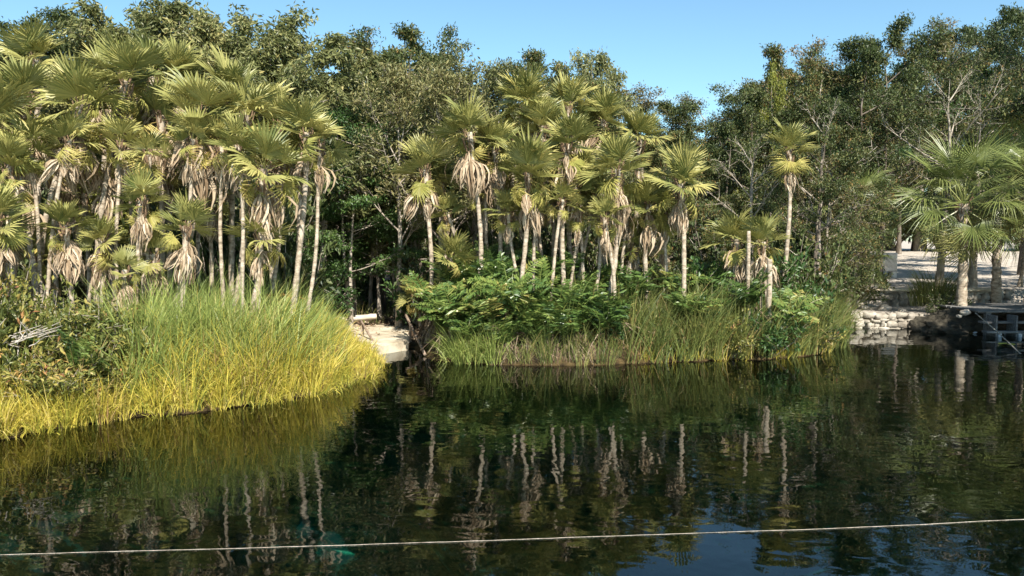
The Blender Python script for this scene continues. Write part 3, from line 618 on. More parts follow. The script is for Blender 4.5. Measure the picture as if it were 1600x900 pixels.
palm(1505, 318, 1503, 20.7, 'big fan palm with stiff wide fronds and thick pale trunk on the right bank', 1.05, 24, 8, 0, .115, big=True, bend=.03)
palm(1562, 300, 1558, 22.5, 'second big fan palm behind, its notched trunk in the sandy clearing', 1.08, 22, 6, 0, .12, big=True, bend=-.1)
palm(1628, 290, 1648, 20.5, 'big fan palm whose fronds enter at the right edge', 1.05, 18, 5, 0, .11, big=True)
palm(1345, 330, 1335, 22.8, 'shaded fan palm hanging over the low stone wall', .85, 14, 3, 2, .07, big=True)
palm(1340, 405, 1322, 22.6, 'low shaded palm with one sunlit frond above the low stone wall', .6, 11, 2, 2, .08, big=True)
palm(1588, 205, 1592, 25.5, 'fan palm head high among the trees at the right edge', 1.1, 12, 4, 3, .07)

# ------------------------------------------------------------ grasses
def blades(acc, B, H, az, lean, wd, a, k=5):
    n = len(B); t = np.linspace(0, 1, k)
    dirx = np.stack([np.cos(az), np.sin(az), np.zeros(n)], 1)
    th = lean[:, None]*t[None, :]**1.3*1.0 + lean[:, None]*.25       # angle from vertical along the blade
    ds = H[:, None]/(k-1)
    hor = np.concatenate([np.zeros((n, 1)), np.cumsum(np.sin(th[:, :-1])*ds, 1)], 1); ver = np.concatenate([np.zeros((n, 1)), np.cumsum(np.cos(th[:, :-1])*ds, 1)], 1)
    P = B[:, None] + dirx[:, None]*hor[..., None] + np.array([0, 0, 1.0])*ver[..., None]
    sa = rng.uniform(0, math.pi, n); sd_ = np.stack([np.cos(sa), np.sin(sa), rng.uniform(-.2, .2, n)], 1)
    ww = wd[:, None]*np.array([.7, 1, .85, .55, .08])[None, :k]
    V = np.stack([P - sd_[:, None]*ww[..., None]/2, P + sd_[:, None]*ww[..., None]/2], 2).reshape(-1, 3)
    b = (np.arange(n)*2*k)[:, None, None]; s = np.arange(k-1)[None, :, None]*2
    Q = (b + s + np.array([0, 1, 3, 2])[None, None, :]).reshape(-1, 4)
    Q2 = Q
    acc.add(V, Q2, np.repeat(a, k-1))
def tufts(n, x0, x1, y0, y1, d0, d1, pxr=None):
    out = []
    while len(out) < n:
        X = rng.uniform(x0, x1, 4000); Y = rng.uniform(y0, y1, 4000); d = sdist(X, Y)
        px = 800 + X/Y*FPX
        ok = (d > d0) & (d < d1)
        if pxr: ok &= (px > pxr[0]) & (px < pxr[1])
        out += list(zip(X[ok], Y[ok], d[ok]))
        if not ok.any(): break
    return np.array(out[:n])
def grass(name, label, mat, T, nb, h, lean, wd, rad, flow=(0, 0), hue=.16, cat='grass', tip=None):
    acc = Acc()
    for x, y, d in T:
        n = int(nb*rng.uniform(.6, 1.4)); a = rng.uniform(0, 2*math.pi, n); r = np.sqrt(rng.random(n))*rad
        X = x + r*np.cos(a); Y = y + r*np.sin(a)
        B = np.stack([X, Y, np.full(n, max(gzp(x, y), -.15) - .03)], 1)
        fl = np.array(flow) + rng.normal(0, .45, 2)
        hs = 1.0 if tip is None else float(np.clip((tip - (800 + x/y*FPX))/150, .3, 1))
        if tip == 612: hs *= .55 + .45*float(ss(170, 290, 800 + x/y*FPX))
        hs *= rng.uniform(.6, 1.15)
        vx = np.cos(a) + fl[0]; vy = np.sin(a) + fl[1]
        az = np.arctan2(vy, vx) + rng.normal(0, .4, n)
        hh = h*hs*rng.uniform(.5, 1.15, n)
        ln = np.abs(rng.normal(lean, lean*.45, n))*rng.uniform(.7, 1.3)
        blades(acc, B, hh, az, ln, wd*rng.uniform(.7, 1.2, n), np.clip(.48 + rng.normal(0, hue, n) + rng.normal(0, .17), 0, 1))
    return tag(link(name, acc.mesh(name, mat)), label, cat, kind='stuff')
# left bank
grass('tall_reeds', 'tall bright green reeds massed on the left bank', M['reed'], tufts(470, -9, -1.5, 9, 17, .25, 3.4, (190, 525)), 34, 1.38, .85, .017, .14, (.3, -.2), tip=585)
grass('reeds', 'green reeds growing between the palm trunks of the left grove', M['reed'], tufts(150, -13, -3, 10, 18, 2.4, 4.6, (20, 480)), 26, 1.0, .6, .012, .2, (.1, -.2))
grass('yellow_sedge', 'yellow sedge arching over the water along the left bank', M['sedge'], tufts(330, -10, -1.5, 7.5, 16, -.02, .95, (-80, 597)), 34, 1.0, 1.1, .014, .1, (.15, -.45), tip=612)
grass('young_sedge', 'yellow-green sedge mixed into the reeds of the left bank', M['sedge'], tufts(120, -9, -1.5, 8, 16, .7, 2.0, (120, 570)), 16, 1.1, .8, .013, .2, (.2, -.3), tip=600)
grass('sedge_fringe', 'low straw coloured sedge trailing on the water at the left bank', M['sedge'], tufts(170, -10, -1.5, 7.5, 16, -.12, .25, (-80, 605)), 20, .6, 1.45, .012, .1, (.2, -.8), tip=660)
grass('mixed_grass', 'green and yellow grass between shrubs at the far left', M['reed'], tufts(90, -10, -4, 8, 14, .8, 3, (-100, 190)), 26, .8, .7, .012, .14, (.1, -.3))
# middle bank
grass('bank_reeds', 'olive reeds leaning over the water on the middle bank', M['reed2'], tufts(470, 1.2, 8.2, 13.8, 20, -.02, 2.2, (985, 1320)), 32, 1.2, 1.0, .017, .16, (.45, -.3))
grass('bank_grass', 'thin grass growing between ferns and palms on the middle bank', M['reed2'], tufts(230, -2, 4, 14.5, 20, .8, 3, (650, 1000)), 28, 1.2, .5, .012, .2, (.1, -.2))
grass('trailing_grass', 'green grass trailing down to the water beside the path rail', M['reed'], tufts(40, -2, 0, 14, 16.5, -.05, .3, (690, 775)), 22, .8, 1.35, .014, .12, (-.6, -.7))
grass('brown_sedge', 'brownish sedge at the foot of the olive reeds', M['sedge'], tufts(70, 1, 8, 13.8, 18, -.08, .3, (990, 1300)), 12, .45, 1.0, .010, .12, (.1, -.6))
grass('dry_stalks', 'brown and straw coloured dry stalks tangled in the left bank reeds', M['straw'], tufts(110, -9, -1.5, 8.5, 16, .1, 2.6, (60, 575)), 12, 1.1, 1.25, .012, .25, (.3, -.5), tip=600)
grass('dry_reeds', 'brown dry stalks tangled in the olive reeds', M['straw'], tufts(120, 1.2, 8.2, 13.8, 20, -.02, 1.8, (930, 1310)), 12, 1.0, 1.2, .012, .25, (.2, -.5))
grass('undergrowth', 'ground cover of low leaves and grass under the trees', M['reed2'], tufts(420, -16, 8, 16, 27, 3.2, 12, None), 16, .5, .8, .014, .3, (0, 0), cat='undergrowth')
# tuft hanging at the right bank
def tuft_thing(px, py, z, n, h, lean, label, mat, flow, rad=.25):
    p = on(px, py, z); acc = Acc(); a = rng.uniform(0, 6.28, n); r = np.sqrt(rng.random(n))*rad
    B = np.stack([r*np.cos(a)*1.6, r*np.sin(a), np.zeros(n)], 1)
    blades(acc, B, h*rng.uniform(.6, 1.1, n), np.arctan2(np.sin(a)+flow[1], np.cos(a)+flow[0]), np.abs(rng.normal(lean, .3, n)), .013*rng.uniform(.7, 1.2, n), np.clip(.5+rng.normal(0, .18, n), 0, 1))
    o = link('grass_clump', acc.mesh('grass clump', mat)); o.location = p; return tag(o, label, 'grass clump')
tuft_thing(1462, 472, .62, 420, 1.15, 1.25, 'green grass clump hanging over the right bank beside the big palm', M['reed2'], (-.5, -1.2), .3)
tuft_thing(1440, 478, .5, 160, .8, .9, 'short grass clump at the end of the low stone wall', M['reed2'], (-.3, -.8), .2)

# ------------------------------------------------------------ ferns and shrubs
def fern_mesh(seed, n=16, Lf=1.15, mat=None):
    rg = np.random.default_rng(seed); acc = Acc()
    for i in range(n):
        az = i*2.4 + rg.uniform(-.3, .3); el = R(rg.uniform(45, 82)); Lr = Lf*rg.uniform(.7, 1.15); cv = rg.uniform(.6, 1.5)
        k = 22; s = np.linspace(0, 1, k); th = el - cv*s**1.4
        hor = np.concatenate([[0], np.cumsum(np.cos(th[:-1]))])*Lr/k; ver = np.concatenate([[0], np.cumsum(np.sin(th[:-1]))])*Lr/k
        P = np.stack([hor*math.cos(az), hor*math.sin(az), ver], 1); tube(acc, P[::3], np.linspace(.010, .004, len(P[::3])), 3, .8)
        T = unit(np.gradient(P, axis=0)); sd_ = np.array([-math.sin(az), math.cos(az), 0])
        hv = rg.uniform(.2, .8)
        for sg in (-1, 1):
            idx_ = np.arange(3, k); pl = .24*Lf*np.sin(np.pi*np.clip((s[idx_]*.86+.12), 0, 1))**.7
            C = P[idx_]; dr = sg*sd_ + T[idx_]*.45 + rg.normal(0, .12, (len(idx_), 3)) - np.array([0, 0, .15])
            leaves(acc, C, dr, pl, .050*Lf, np.clip(hv + rg.normal(0, .1, len(idx_)), 0, 1), .15, np.array([0, 0, 1.0]))
    return acc.mesh('fern fronds', mat or M['fern'])
FERN = [fern_mesh(200+i) for i in range(4)]
def fern(px, py, z, s, label, group=None):
    p = on(px, py, z); p.z = z
    o = link('fern', random.choice(FERN)); o.location = p; o.scale = (s, s, s); o.rotation_euler = (random.uniform(-.25, .25), random.uniform(-.2, .2), random.uniform(0, 6.28))
    return tag(o, label, 'fern', group)
FG = 'leather ferns on the middle bank'
def fern_at(px, py, D, s, label):
    p = at(px, py, D); o = link('fern', FERN[(px + py) % 4]); o.location = p; o.scale = (s, s, s); o.rotation_euler = (random.uniform(0, .6), random.uniform(-.3, .3), random.uniform(0, 6.28))
    # short rootstock down to the ground
    acc = Acc(); gzv = gzp(p.x, p.y); k = 4; t = np.linspace(0, 1, k); 
    for q_ in range(9):
        ax, ay = rng.normal(0, .10, 2)
        tube(acc, np.stack([ax*t*2.2 + .02*np.sin(t*5+q_), ay*t*2.2 + .02*np.cos(t*4+q_), ((gzv-.05-p.z)/s)*t], 1), np.array([.016, .014, .012, .010]), 4, rng.uniform(0, .8), .2)
    link('rootstock', acc.mesh('fern rootstock', M['root']), o); return tag(o, label, 'fern', FG)
for px, py, D, s, lb in [
 (672, 478, 16.2, .75, 'leather fern closest to the path rail'), (700, 455, 16.4, .8, 'leather fern under the low green fan palm'),
 (715, 500, 15.6, .95, 'dark leather fern drooping toward the rail'), (748, 462, 16.2, .9, 'leather fern with pale upper fronds, second row by the first thin stems'),
 (770, 505, 15.4, 1.0, 'large glossy leather fern in the front, above the trailing grass'), (800, 470, 16.0, .95, 'tall leather fern in front of the low-headed palm trunk'),
 (820, 515, 15.3, .95, 'leather fern at the middle of the bank, over the first root curtain'), (850, 478, 16.0, .9, 'upright leather fern before the slim stems'),
 (868, 512, 15.4, .9, 'leather fern with a pale green frond above the root curtain'), (905, 490, 15.8, .9, 'leather fern where the olive reeds begin'),
 (925, 470, 16.4, .8, 'leather fern at the foot of the slanting pale trunk'), (730, 530, 15.2, .7, 'small leather fern low at the water left of the roots'),
 (690, 520, 15.6, .8, 'leather fern just behind the trailing grass'), (1040, 455, 16.8, .7, 'leather fern behind the olive reeds near the rightmost middle palm'),
 (1120, 450, 17.0, .8, 'leather fern among reeds below the brown skirts'), (960, 450, 16.8, .8, 'leather fern below the small yellow-frond palm'),
 (940, 520, 15.3, .9, 'leather fern drooping over the water right of the root curtains'), (975, 505, 15.5, .9, 'leather fern just left of the first olive reeds'), (990, 470, 16.2, .85, 'leather fern rising behind the first olive reeds'),
 (890, 530, 15.1, .75, 'small leather fern hanging above the right root curtain'), (845, 540, 15.0, .7, 'small leather fern between the two root curtains'), (795, 540, 15.0, .7, 'small leather fern above the left root curtain'),
 (880, 455, 16.6, .95, 'tall leather fern among the slanting pale trunks'), (835, 445, 16.8, .9, 'tall leather fern under the long narrow skirt'), (785, 440, 16.9, .9, 'tall leather fern behind the front row near the skirted palms'),
 (735, 440, 17.0, .85, 'tall leather fern beside the low green fan palm'), (1075, 500, 15.6, .8, 'leather fern drowned in the olive reeds'), (1180, 480, 15.8, .8, 'leather fern in front of the grey stumps'), (1235, 500, 15.9, .75, 'leather fern near the tip of the middle bank')]:
    fern_at(px, py, D, s, lb)
for px, py, D, s, lb in [(60, 555, 10.8, .6, 'yellow-green fern low among the far-left shrubs'), (165, 545, 11.2, .6, 'fern with ribbed yellow leaf beside the sedge'), (110, 575, 10.2, .5, 'small pale fern at the edge of the yellow sedge')]:
    o = fern_at(px, py, D, s, lb); del o['group']
# shrubs
def shrub_mesh(seed, mat, r=.7, nst=13, nleaf=60, ls=(.12, .05), tall=1.0):
    rg = np.random.default_rng(seed); w_ = Acc(); f_ = Acc()
    for i in range(nst):
        az = rg.uniform(0, 6.28); el = R(rg.uniform(35, 85)); Ls = r*rg.uniform(.8, 1.5)*tall
        k = 6; s = np.linspace(0, 1, k); d = np.array([math.cos(az)*math.cos(el), math.sin(az)*math.cos(el), math.sin(el)])
        P = d*Ls*s[:, None] + np.cumsum(rg.normal(0, .04, (k, 3)), 0)*s[:, None]; tube(w_, P, np.linspace(.013, .003, k), 4, .5)
        for j in range(5):
            f = rg.uniform(.3, 1); o = np.array([np.interp(f, s, P[:, q]) for q in range(3)]); d2 = unit(d + rg.normal(0, .7, 3)); e = o + d2*Ls*.3
            tube(w_, [o, (o+e)/2, e], [.006, .004, .002], 3, .5)
            n = int(nleaf/5*rg.uniform(.6, 1.4)); al = rg.uniform(0, 1.1, n)[:, None]
            leaves(f_, o + (e-o)*al + rg.normal(0, .05, (n, 3)), rg.normal(0, .8, (n, 3)) + d2, ls[0]*rg.uniform(.7, 1.2, n), ls[1]*rg.uniform(.8, 1.2, n), np.clip(.4 + rg.uniform(-.25, .25) + rg.normal(0, .18, n), 0, 1), .2, np.array([0, -.3, 1.0]))
    return w_.mesh('shrub stems', M['bark'], True), f_.mesh('shrub leaves', mat)
SHR = {'y': [shrub_mesh(300+i, M['shrub'], .65, 18, 150, (.095, .034)) for i in range(3)], 'g': [shrub_mesh(310+i, M['leafD'], .7, 15, 100, (.12, .055)) for i in range(2)],
       'd': [shrub_mesh(320+i, M['leafC'], .8, 16, 110, (.10, .05)) for i in range(2)]}
sc = [0]
def shrub(kind, px, py, D, s, label, cat='shrub', group=None):
    """base at ground under the pixel; py unused when the shrub stands on the ground"""
    p = at(px, 500, D); z = gzp(p.x, D); sc[0] += 1
    a, b = SHR[kind][sc[0] % len(SHR[kind])]
    r = empty('shrub', (p.x, D, z-.04), label, cat, group); r.scale = (s, s, s*py); r.rotation_euler = (0, 0, random.uniform(0, 6.28))
    link('stems', a, r); link('foliage', b, r)
for px, t, D, s, lb in [
 (-40, 1.2, 10.0, 1.3, 'bushy shrub with orange and brown leaves cut by the left edge'), (30, 1.1, 10.6, 1.15, 'reddish leaved shrub behind the bleached twigs'),
 (60, 1.2, 12.0, 1.1, 'tall yellow-brown shrub at the foot of the far-left palms'), (95, 1.0, 10.7, 1.2, 'dense olive-brown shrub at centre of the left shrub patch'),
 (150, 1.0, 11.0, 1.15, 'olive shrub where the shrubs meet the tall reeds'), (110, 1.2, 12.0, 1.0, 'yellowish shrub in front of the curved pale trunk'),
 (200, 1.0, 11.5, 1.05, 'rusty shrub half sunk in the tall reeds'), (5, 1.3, 12.2, 1.2, 'leafy shrub under the short palm at the left edge'),
 (60, .9, 10.0, .9, 'low shrub with dark green leaves just above the yellow sedge'), (160, .9, 10.55, .8, 'low yellow-leaved shrub touching the sedge fringe'),
 (-110, 1.2, 10.6, 1.2, 'shrub just outside the left edge')]:
    shrub('y', px, t, D, s, lb)
for px, t, D, s, k, lb in [
 (1255, 1.5, 18.0, 1.3, 'd', 'dark shrub behind the right end of the olive reeds'), (1285, 1.5, 21.8, 1.2, 'd', 'dark shrub at the left end of the low stone wall'),
 (1225, 1.3, 17.2, 1.1, 'g', 'green shrub with pale glints right of the grey stumps'), (1325, 1.2, 23.0, 1.1, 'd', 'shaded shrub growing against the upper stone wall'),
 (1100, 1.2, 17.2, 1.1, 'g', 'green shrub between the rightmost middle palm and the stumps'), (1130, 1.6, 18.2, 1.3, 'd', 'grey-green tall shrub behind the grey stump'),
 (560, 1.0, 24, 1.2, 'g', 'shaded shrub at the left back of the forest path'), (655, 1.2, 19.5, 1.1, 'g', 'shaded shrub right of the forest path'),
 (500, 1.2, 19.0, 1.1, 'g', 'shaded shrub left of the slim tree by the log'), (630, 1.0, 25, 1.2, 'g', 'shaded shrub at the right back of the forest path'),
 (1275, .8, 16.6, .8, 'g', 'green shrub at the tip of the middle bank'), (1338, 1.5, 25.2, 1.0, 'd', 'dark shrub beside the whitewashed wall'),
 (1262, 2.0, 21.5, 1.4, 'd', 'tall dark shrub under the right-hand wood'), (1325, 1.8, 24.5, 1.1, 'd', 'tall dark shrub closing the left of the clearing'),
 (690, 1.4, 18.6, 1.2, 'd', 'dark shrub behind the low green fan palm'), (860, 1.6, 19.4, 1.3, 'd', 'dark shrub far behind the slim stems'), (770, 1.6, 19.2, 1.3, 'd', 'dark shrub behind the broad orange-brown skirt palm'),
 (940, 1.6, 19.4, 1.3, 'd', 'dark shrub behind the slanting pale trunk'), (1040, 1.4, 19.4, 1.2, 'd', 'dark shrub at the back of the dark hollow'),
 (1470, .8, 21.2, .7, 'd', 'small dark shrub at the foot of the big palm')]:
    shrub(k, px, t, D, s, lb)
for px, t, D, s, k, lb in [(765, 1.0, 15.9, .8, 'g', 'broad leaved green bush among the ferns left of centre'), (855, 1.0, 15.7, .8, 'g', 'broad leaved green bush above the root curtains'), (925, 1.1, 15.9, .8, 'd', 'dark bush below the slanting pale trunk'), (950, .9, 15.6, .75, 'g', 'green bush among the olive reeds below the thick-skirted palm'), (1010, 1.0, 16.0, .8, 'y', 'yellowish bush at the back of the olive reeds'), (1080, 1.0, 15.8, .8, 'g', 'leafy bush in the middle of the olive reeds'),
 (1145, 1.0, 15.4, .8, 'y', 'brownish bush in the olive reeds left of the grey stumps'), (1210, 1.1, 15.6, .85, 'g', 'leafy bush in the reeds right of the grey stumps'), (890, .9, 15.5, .75, 'y', 'rusty bush at the boundary of ferns and olive reeds'), (1265, .9, 16.2, .8, 'y', 'yellowish bush near the tip of the middle bank')]:
    shrub(k, px, t, D, s, lb)
for i, (xx, dd) in enumerate([(x_, 42.5 + (i_ % 3)) for i_, x_ in enumerate(np.arange(13.5, 34, 1.5))] + [(x_, 33 + (i_ % 2)) for i_, x_ in enumerate(np.arange(-22, 11, 1.6))]):
    shrub('d', 800 + xx/dd*FPX, 1.5, dd, 2.4 + .3*(i % 3), 'big dark bush closing the view at the back of the wood', group='big dark bushes at the back of the wood')
# dark understorey behind the left grove
for i, (px, D) in enumerate([(-60, 17), (20, 17.5), (90, 17.2), (150, 17.8), (210, 17.4), (270, 18), (330, 17.6), (390, 18.0), (440, 17.4)]):
    shrub('d', px, 1.9, D, 1.5, 'dark shrub in the shade behind the left grove', group='dark shrubs in the shade behind the left grove')

# ------------------------------------------------------------ landing, log, rails
def prism(name, poly, z0, z1, mat, jit=0.0, sub=1, parent=None, bev=.02):
    bm = bmesh.new(); vs = [bm.verts.new((x, y, z1)) for x, y in poly]; f = bm.faces.new(vs)
    if f.normal.z < 0: f.normal_flip()
    e = bmesh.ops.extrude_face_region(bm, geom=[f]); 
    for v in e['geom']:
        if isinstance(v, bmesh.types.BMVert): v.co.z = z0
    bmesh.ops.recalc_face_normals(bm, faces=bm.faces)
    bmesh.ops.bevel(bm, geom=bm.edges[:], offset=bev, segments=2, affect='EDGES')
    bmesh.ops.triangulate(bm, faces=[f for f in bm.faces if len(f.verts) > 4])
    if sub: bmesh.ops.subdivide_edges(bm, edges=bm.edges[:], cuts=sub, use_grid_fill=True)
    for v in bm.verts:
        n = mnoise.noise_vector(v.co*2.3); v.co += n*jit
    me = bpy.data.meshes.new(name); bm.to_mesh(me); bm.free(); me.materials.append(mat)
    return link(name, me, parent)
def pxy(px, py, z): v = on(px, py, z); return (v.x, v.y)
lr = empty('stone_landing', (0, 0, 0), 'sunlit pale stone landing steps at the foot of the forest path', 'landing')
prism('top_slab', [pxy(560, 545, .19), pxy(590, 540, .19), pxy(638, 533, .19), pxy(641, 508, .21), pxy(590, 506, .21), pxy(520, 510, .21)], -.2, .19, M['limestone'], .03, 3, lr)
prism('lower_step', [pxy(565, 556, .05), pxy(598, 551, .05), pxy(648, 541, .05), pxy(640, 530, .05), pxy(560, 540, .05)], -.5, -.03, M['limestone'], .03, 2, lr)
def wood_pole(name, pts, r, mat, sides=10, parent=None, jit=.06, caps=True):
    acc = Acc(); P = np.array([list(p) for p in pts], float)
    k = 16; t = np.linspace(0, 1, k); t0 = np.linspace(0, 1, len(P)); PP = np.stack([np.interp(t, t0, P[:, j]) for j in range(3)], 1)
    rr = np.full(k, r)*(1+rng.uniform(-.08, .08, k))
    if caps:
        PP = np.concatenate([PP[:1], PP, PP[-1:]]) ; PP[0] -= (PP[2]-PP[1])*.02; PP[-1] += (PP[-2]-PP[-3])*.02; rr = np.concatenate([[.001], rr, [.001]])
    tube(acc, PP, rr, sides, .5, jit); return link(name, acc.mesh(name, mat, True), parent)
D_ = 19.9
wood_pole('log', [at(521, 499, 19.6), at(555, 497, 19.75), at(588, 494, 19.9)], .07, M['logw']); tag(bpy.data.objects['log'], 'bleached log lying across the back of the stone landing', 'log')
def rail(label, top, bot, posts, mat, r=.025):
    rt_ = empty('handrail', (0, 0, 0), label, 'handrail')
    wood_pole('rail', [top, (top+bot)/2, bot], r, mat, 8, rt_)
    for a, b in posts: wood_pole('post', [a, (a+b)/2, b], r*.9, mat, 8, rt_)
t = at(564, 501, 17.6); b = at(594, 552, 16.2)
rail('slanting wooden handrail on the left side of the stone landing', t, b, [(at(567, 506, 17.45), Vector((at(567, 506, 17.45).x, 17.45, .1)))], M['railw'])
t = at(634, 492, 18.0); b = at(664, 554, 15.8)
rail('slanting wooden handrail on the right side of the stone landing', t, b, [(at(641, 507, 17.4), Vector((at(641, 507, 17.4).x, 17.4, -.2)))], M['railw'], .03)
# fallen pole by the fern side
wood_pole('pole', [at(645, 447, 18.5), at(668, 468, 17.3), at(685, 486, 16.6)], .025, M['yfrond'] and M['railw']); tag(bpy.data.objects['pole'], 'thin pole leaning in the ferns right of the path', 'pole')
# leaf litter on path
acc = Acc(); n = 2600; X = rng.uniform(-4.6, -1.2, n); Y = rng.uniform(17.5, 32, n); Z = gz(X, Y) + .02
leaves(acc, np.stack([X, Y, Z], 1), np.stack([rng.normal(size=n), rng.normal(size=n), rng.uniform(0, .3, n)], 1), .12, .06, rng.uniform(0, 1, n), .3, np.array([0, 0, 1.0]))
tag(link('leaf_litter', acc.mesh('leaf litter', M['dfrond'])), 'dry leaf litter scattered over the forest path', 'leaf litter', kind='stuff')
# rusty fern frond and bleached twigs
me = fern_mesh(260, 1, 1.0, M['brownfrond']); o = link('dead_frond', me); o.location = at(478, 468, 14.4); o.rotation_euler = (0, R(52), R(-146-0)); o.scale = (1, 1, 1)
tag(o, 'rusty dead frond arching at the right end of the tall reeds', 'dead frond')
acc = Acc()
for i in range(26):
    p0 = at(rng.uniform(-10, 60), rng.uniform(520, 545), 10.0 + rng.uniform(-.1, .3)); q = np.array(p0) + np.array([rng.uniform(-.1, .5), rng.uniform(-.25, .1), rng.uniform(.02, .22)])
    mid = (np.array(p0)+q)/2 + rng.normal(0, .03, 3); tube(acc, [p0, mid, q], [.008, .006, .002], 4)
pz = at(10, 545, 10.1)
for i in range(5): tube(acc, [(pz.x + .1*i, pz.y, gzp(pz.x, pz.y)), (pz.x + .1*i + .05, pz.y, pz.z)], [.012, .007], 5)
tag(link('dry_branch', acc.mesh('dry branch', M['driftwood'])), 'bleached dry twigs sticking out of the far-left shrubs', 'dry branch')
# root curtains in the middle bank
def roots(px0, px1, n, label, h=.55):
    acc = Acc()
    for i in range(n):
        px = rng.uniform(px0, px1); p = on(px, 570, 0); y = p.y + rng.uniform(0, .35); z1 = rng.uniform(.15, 1)*h; x0_ = rng.normal(0, .12)
        x = p.x; dx = rng.normal(0, .14); tube(acc, [(x+x0_, y+.3, z1), (x+dx*.4+x0_*.4, y+.08, z1*.6), (x+dx, y-.12, -.08)], [.009, .007, .004], 4, rng.uniform(0, 1))
    return tag(link('root_curtain', acc.mesh('root curtain', M['root'])), label, 'roots')
grass('root_grass', 'sparse grass falling over the root curtains', M['reed2'], tufts(40, -.5, 2.6, 13.8, 16, -.02, .6, (770, 990)), 16, .8, 1.2, .011, .12, (0, -.8))
roots(770, 838, 120, 'reddish brown roots hanging into the water under the ferns, left bunch')
roots(848, 925, 170, 'pinkish brown roots hanging into the water under the ferns, right bunch', .6)
# stumps
def stump(px, y0, y1, D, r, label):
    a_ = at(px, y1, D); g0 = gzp(a_.x, D); wood_pole('stump', [(a_.x+.05, D, g0-.05), (a_.x, D, (g0+a_.z)/2), tuple(a_)], r, M['palmtrunk'], 10, None, .1)
    o = COL.objects[-1] if False else bpy.data.objects[[x for x in bpy.data.objects.keys() if x.startswith('stump')][-1]]; tag(o, label, 'dead trunk')
stump(1170, 430, 361, 15.9, .036, 'grey broken palm stump standing above the olive reeds')
stump(1203, 440, 405, 15.8, .05, 'thick pinkish stump right of the grey broken one')
stump(1190, 430, 418, 16.0, .03, 'thin short stump between the two larger stumps')

# ------------------------------------------------------------ right bank: walls, terrace, dock
def rubble(name, A, B, z0, z1, depth, s, label, mat, seed=0):
    rg = random.Random(seed); bm = bmesh.new(); A = Vector(A); B = Vector(B); Ln = (B-A).length; d = (B-A)/Ln; nrm = Vector((d.y, -d.x, 0))
    if nrm.y > 0: nrm = -nrm
    z = z0
    while z < z1 - .02:
        hh = s*rg.uniform(.55, 1.25); hh = min(hh, z1-z+.03); x = rg.uniform(-.1, 0)
        while x < Ln:
            ww = s*rg.choice([.55, .8, 1.1, 1.5, 2.2])*rg.uniform(.85, 1.15)
            c = A + d*(x+ww/2) - nrm*(depth*.32) ; c.z = z+hh/2 + rg.uniform(-.035, .035)
            r = bmesh.ops.create_icosphere(bm, subdivisions=2, radius=1)
            sc_ = Vector((ww*.54, depth*.36*rg.uniform(.8, 1.25), hh*.56)); off = rg.uniform(0, 50); ang = math.atan2(d.y, d.x)
            for v in r['verts']:
                q = Vector([math.copysign(abs(c_)**.5, c_) for c_ in v.co]); q *= 1 + .42*mnoise.noise(v.co*2.3 + Vector((off, 0, 0)))
                q = Vector((q.x*sc_.x, q.y*sc_.y, q.z*sc_.z)); q.rotate(Euler((rg.uniform(-.05, .05), rg.uniform(-.22, .22), ang))); v.co = q + c
            x += ww*.98
        z += hh*.95
    me = bpy.data.meshes.new(name); bm.to_mesh(me); bm.free(); me.materials.append(mat)
    for p_ in me.polygons: p_.use_smooth = True
    root = link(name, me); tag(root, label, 'stone wall')
    ac = Acc(); a2 = A - nrm*depth*.3; b2 = B - nrm*depth*.3; a3 = A - nrm*depth; b3 = B - nrm*depth
    V = [(p.x, p.y, zz) for zz in (z0-.3, z1-.04) for p in (a2, b2, b3, a3)]
    ac.add(V, [[0, 1, 5, 4], [1, 2, 6, 5], [2, 3, 7, 6], [3, 0, 4, 7], [4, 5, 6, 7]])
    link('core', ac.mesh('wall core', M['mortar']), root); return root
w0 = on(1285, 512); w1 = on(1436, 513)
rubble('stone_wall', (w0.x, w0.y-.1, 0), (w1.x, w1.y-.1, 0), -.15, .38, .5, .135, 'low sunlit rubble stone wall at the water on the right bank', M['stone'], 1)
rubble('stone_wall', (8.6, 23.9, 0), (14.6, 23.7, 0), .28, .80, .45, .2, 'shaded upper stone retaining wall below the sandy clearing', M['stone'], 2)
rubble('stone_wall', (14.2, 21.9, 0), (19, 21.6, 0), -.2, .7, .4, .3, 'dark retaining wall behind the wooden dock', M['stone'], 4)
prism('kerb', [(9.2, 23.75), (14.2, 23.55), (14.2, 23.95), (9.2, 24.15)], .79, .87, M['limestone'], .03, 3, None, .02)
tag(bpy.data.objects['kerb'], 'pale flat stones capping the upper retaining wall', 'kerb')
# dark bank under the big palm
bm = bmesh.new(); bmesh.ops.create_icosphere(bm, subdivisions=5, radius=1)
c0 = at(1488, 500, 20.2)
for v in bm.verts:
    n_ = mnoise.fractal(v.co*2.2, 1, 2, 5); v.co = Vector((v.co.x*1.0, v.co.y*.55, v.co.z*.55))*(1 + .28*n_)
me = bpy.data.meshes.new('bank rock'); bm.to_mesh(me); bm.free(); me.materials.append(M['mortar'])
o = link('rock', me); o.location = (c0.x+.05, 20.25, -.03); tag(o, 'dark rocky bank under the big right-hand palm', 'rock')
def boulder(px, py, D, r, label, mat):
    bm = bmesh.new(); bmesh.ops.create_icosphere(bm, subdivisions=3, radius=r)
    for v in bm.verts: v.co = Vector((v.co.x*1.2, v.co.y, v.co.z*.75))*(1 + .3*mnoise.noise(v.co*3/r*.4 + Vector((px, 0, 0))))
    me = bpy.data.meshes.new('stone'); bm.to_mesh(me); bm.free(); me.materials.append(mat)
    for p_ in me.polygons: p_.use_smooth = True
    o = link('stone', me); o.location = at(px, py, D); tag(o, label, 'stone')
boulder(1508, 488, 19.5, .1, 'mossy rounded stone on the dark bank left of the dock', M['leafE'] and M['stone'])
boulder(1499, 494, 19.55, .06, 'small pale stone beside the mossy one', M['stone'])
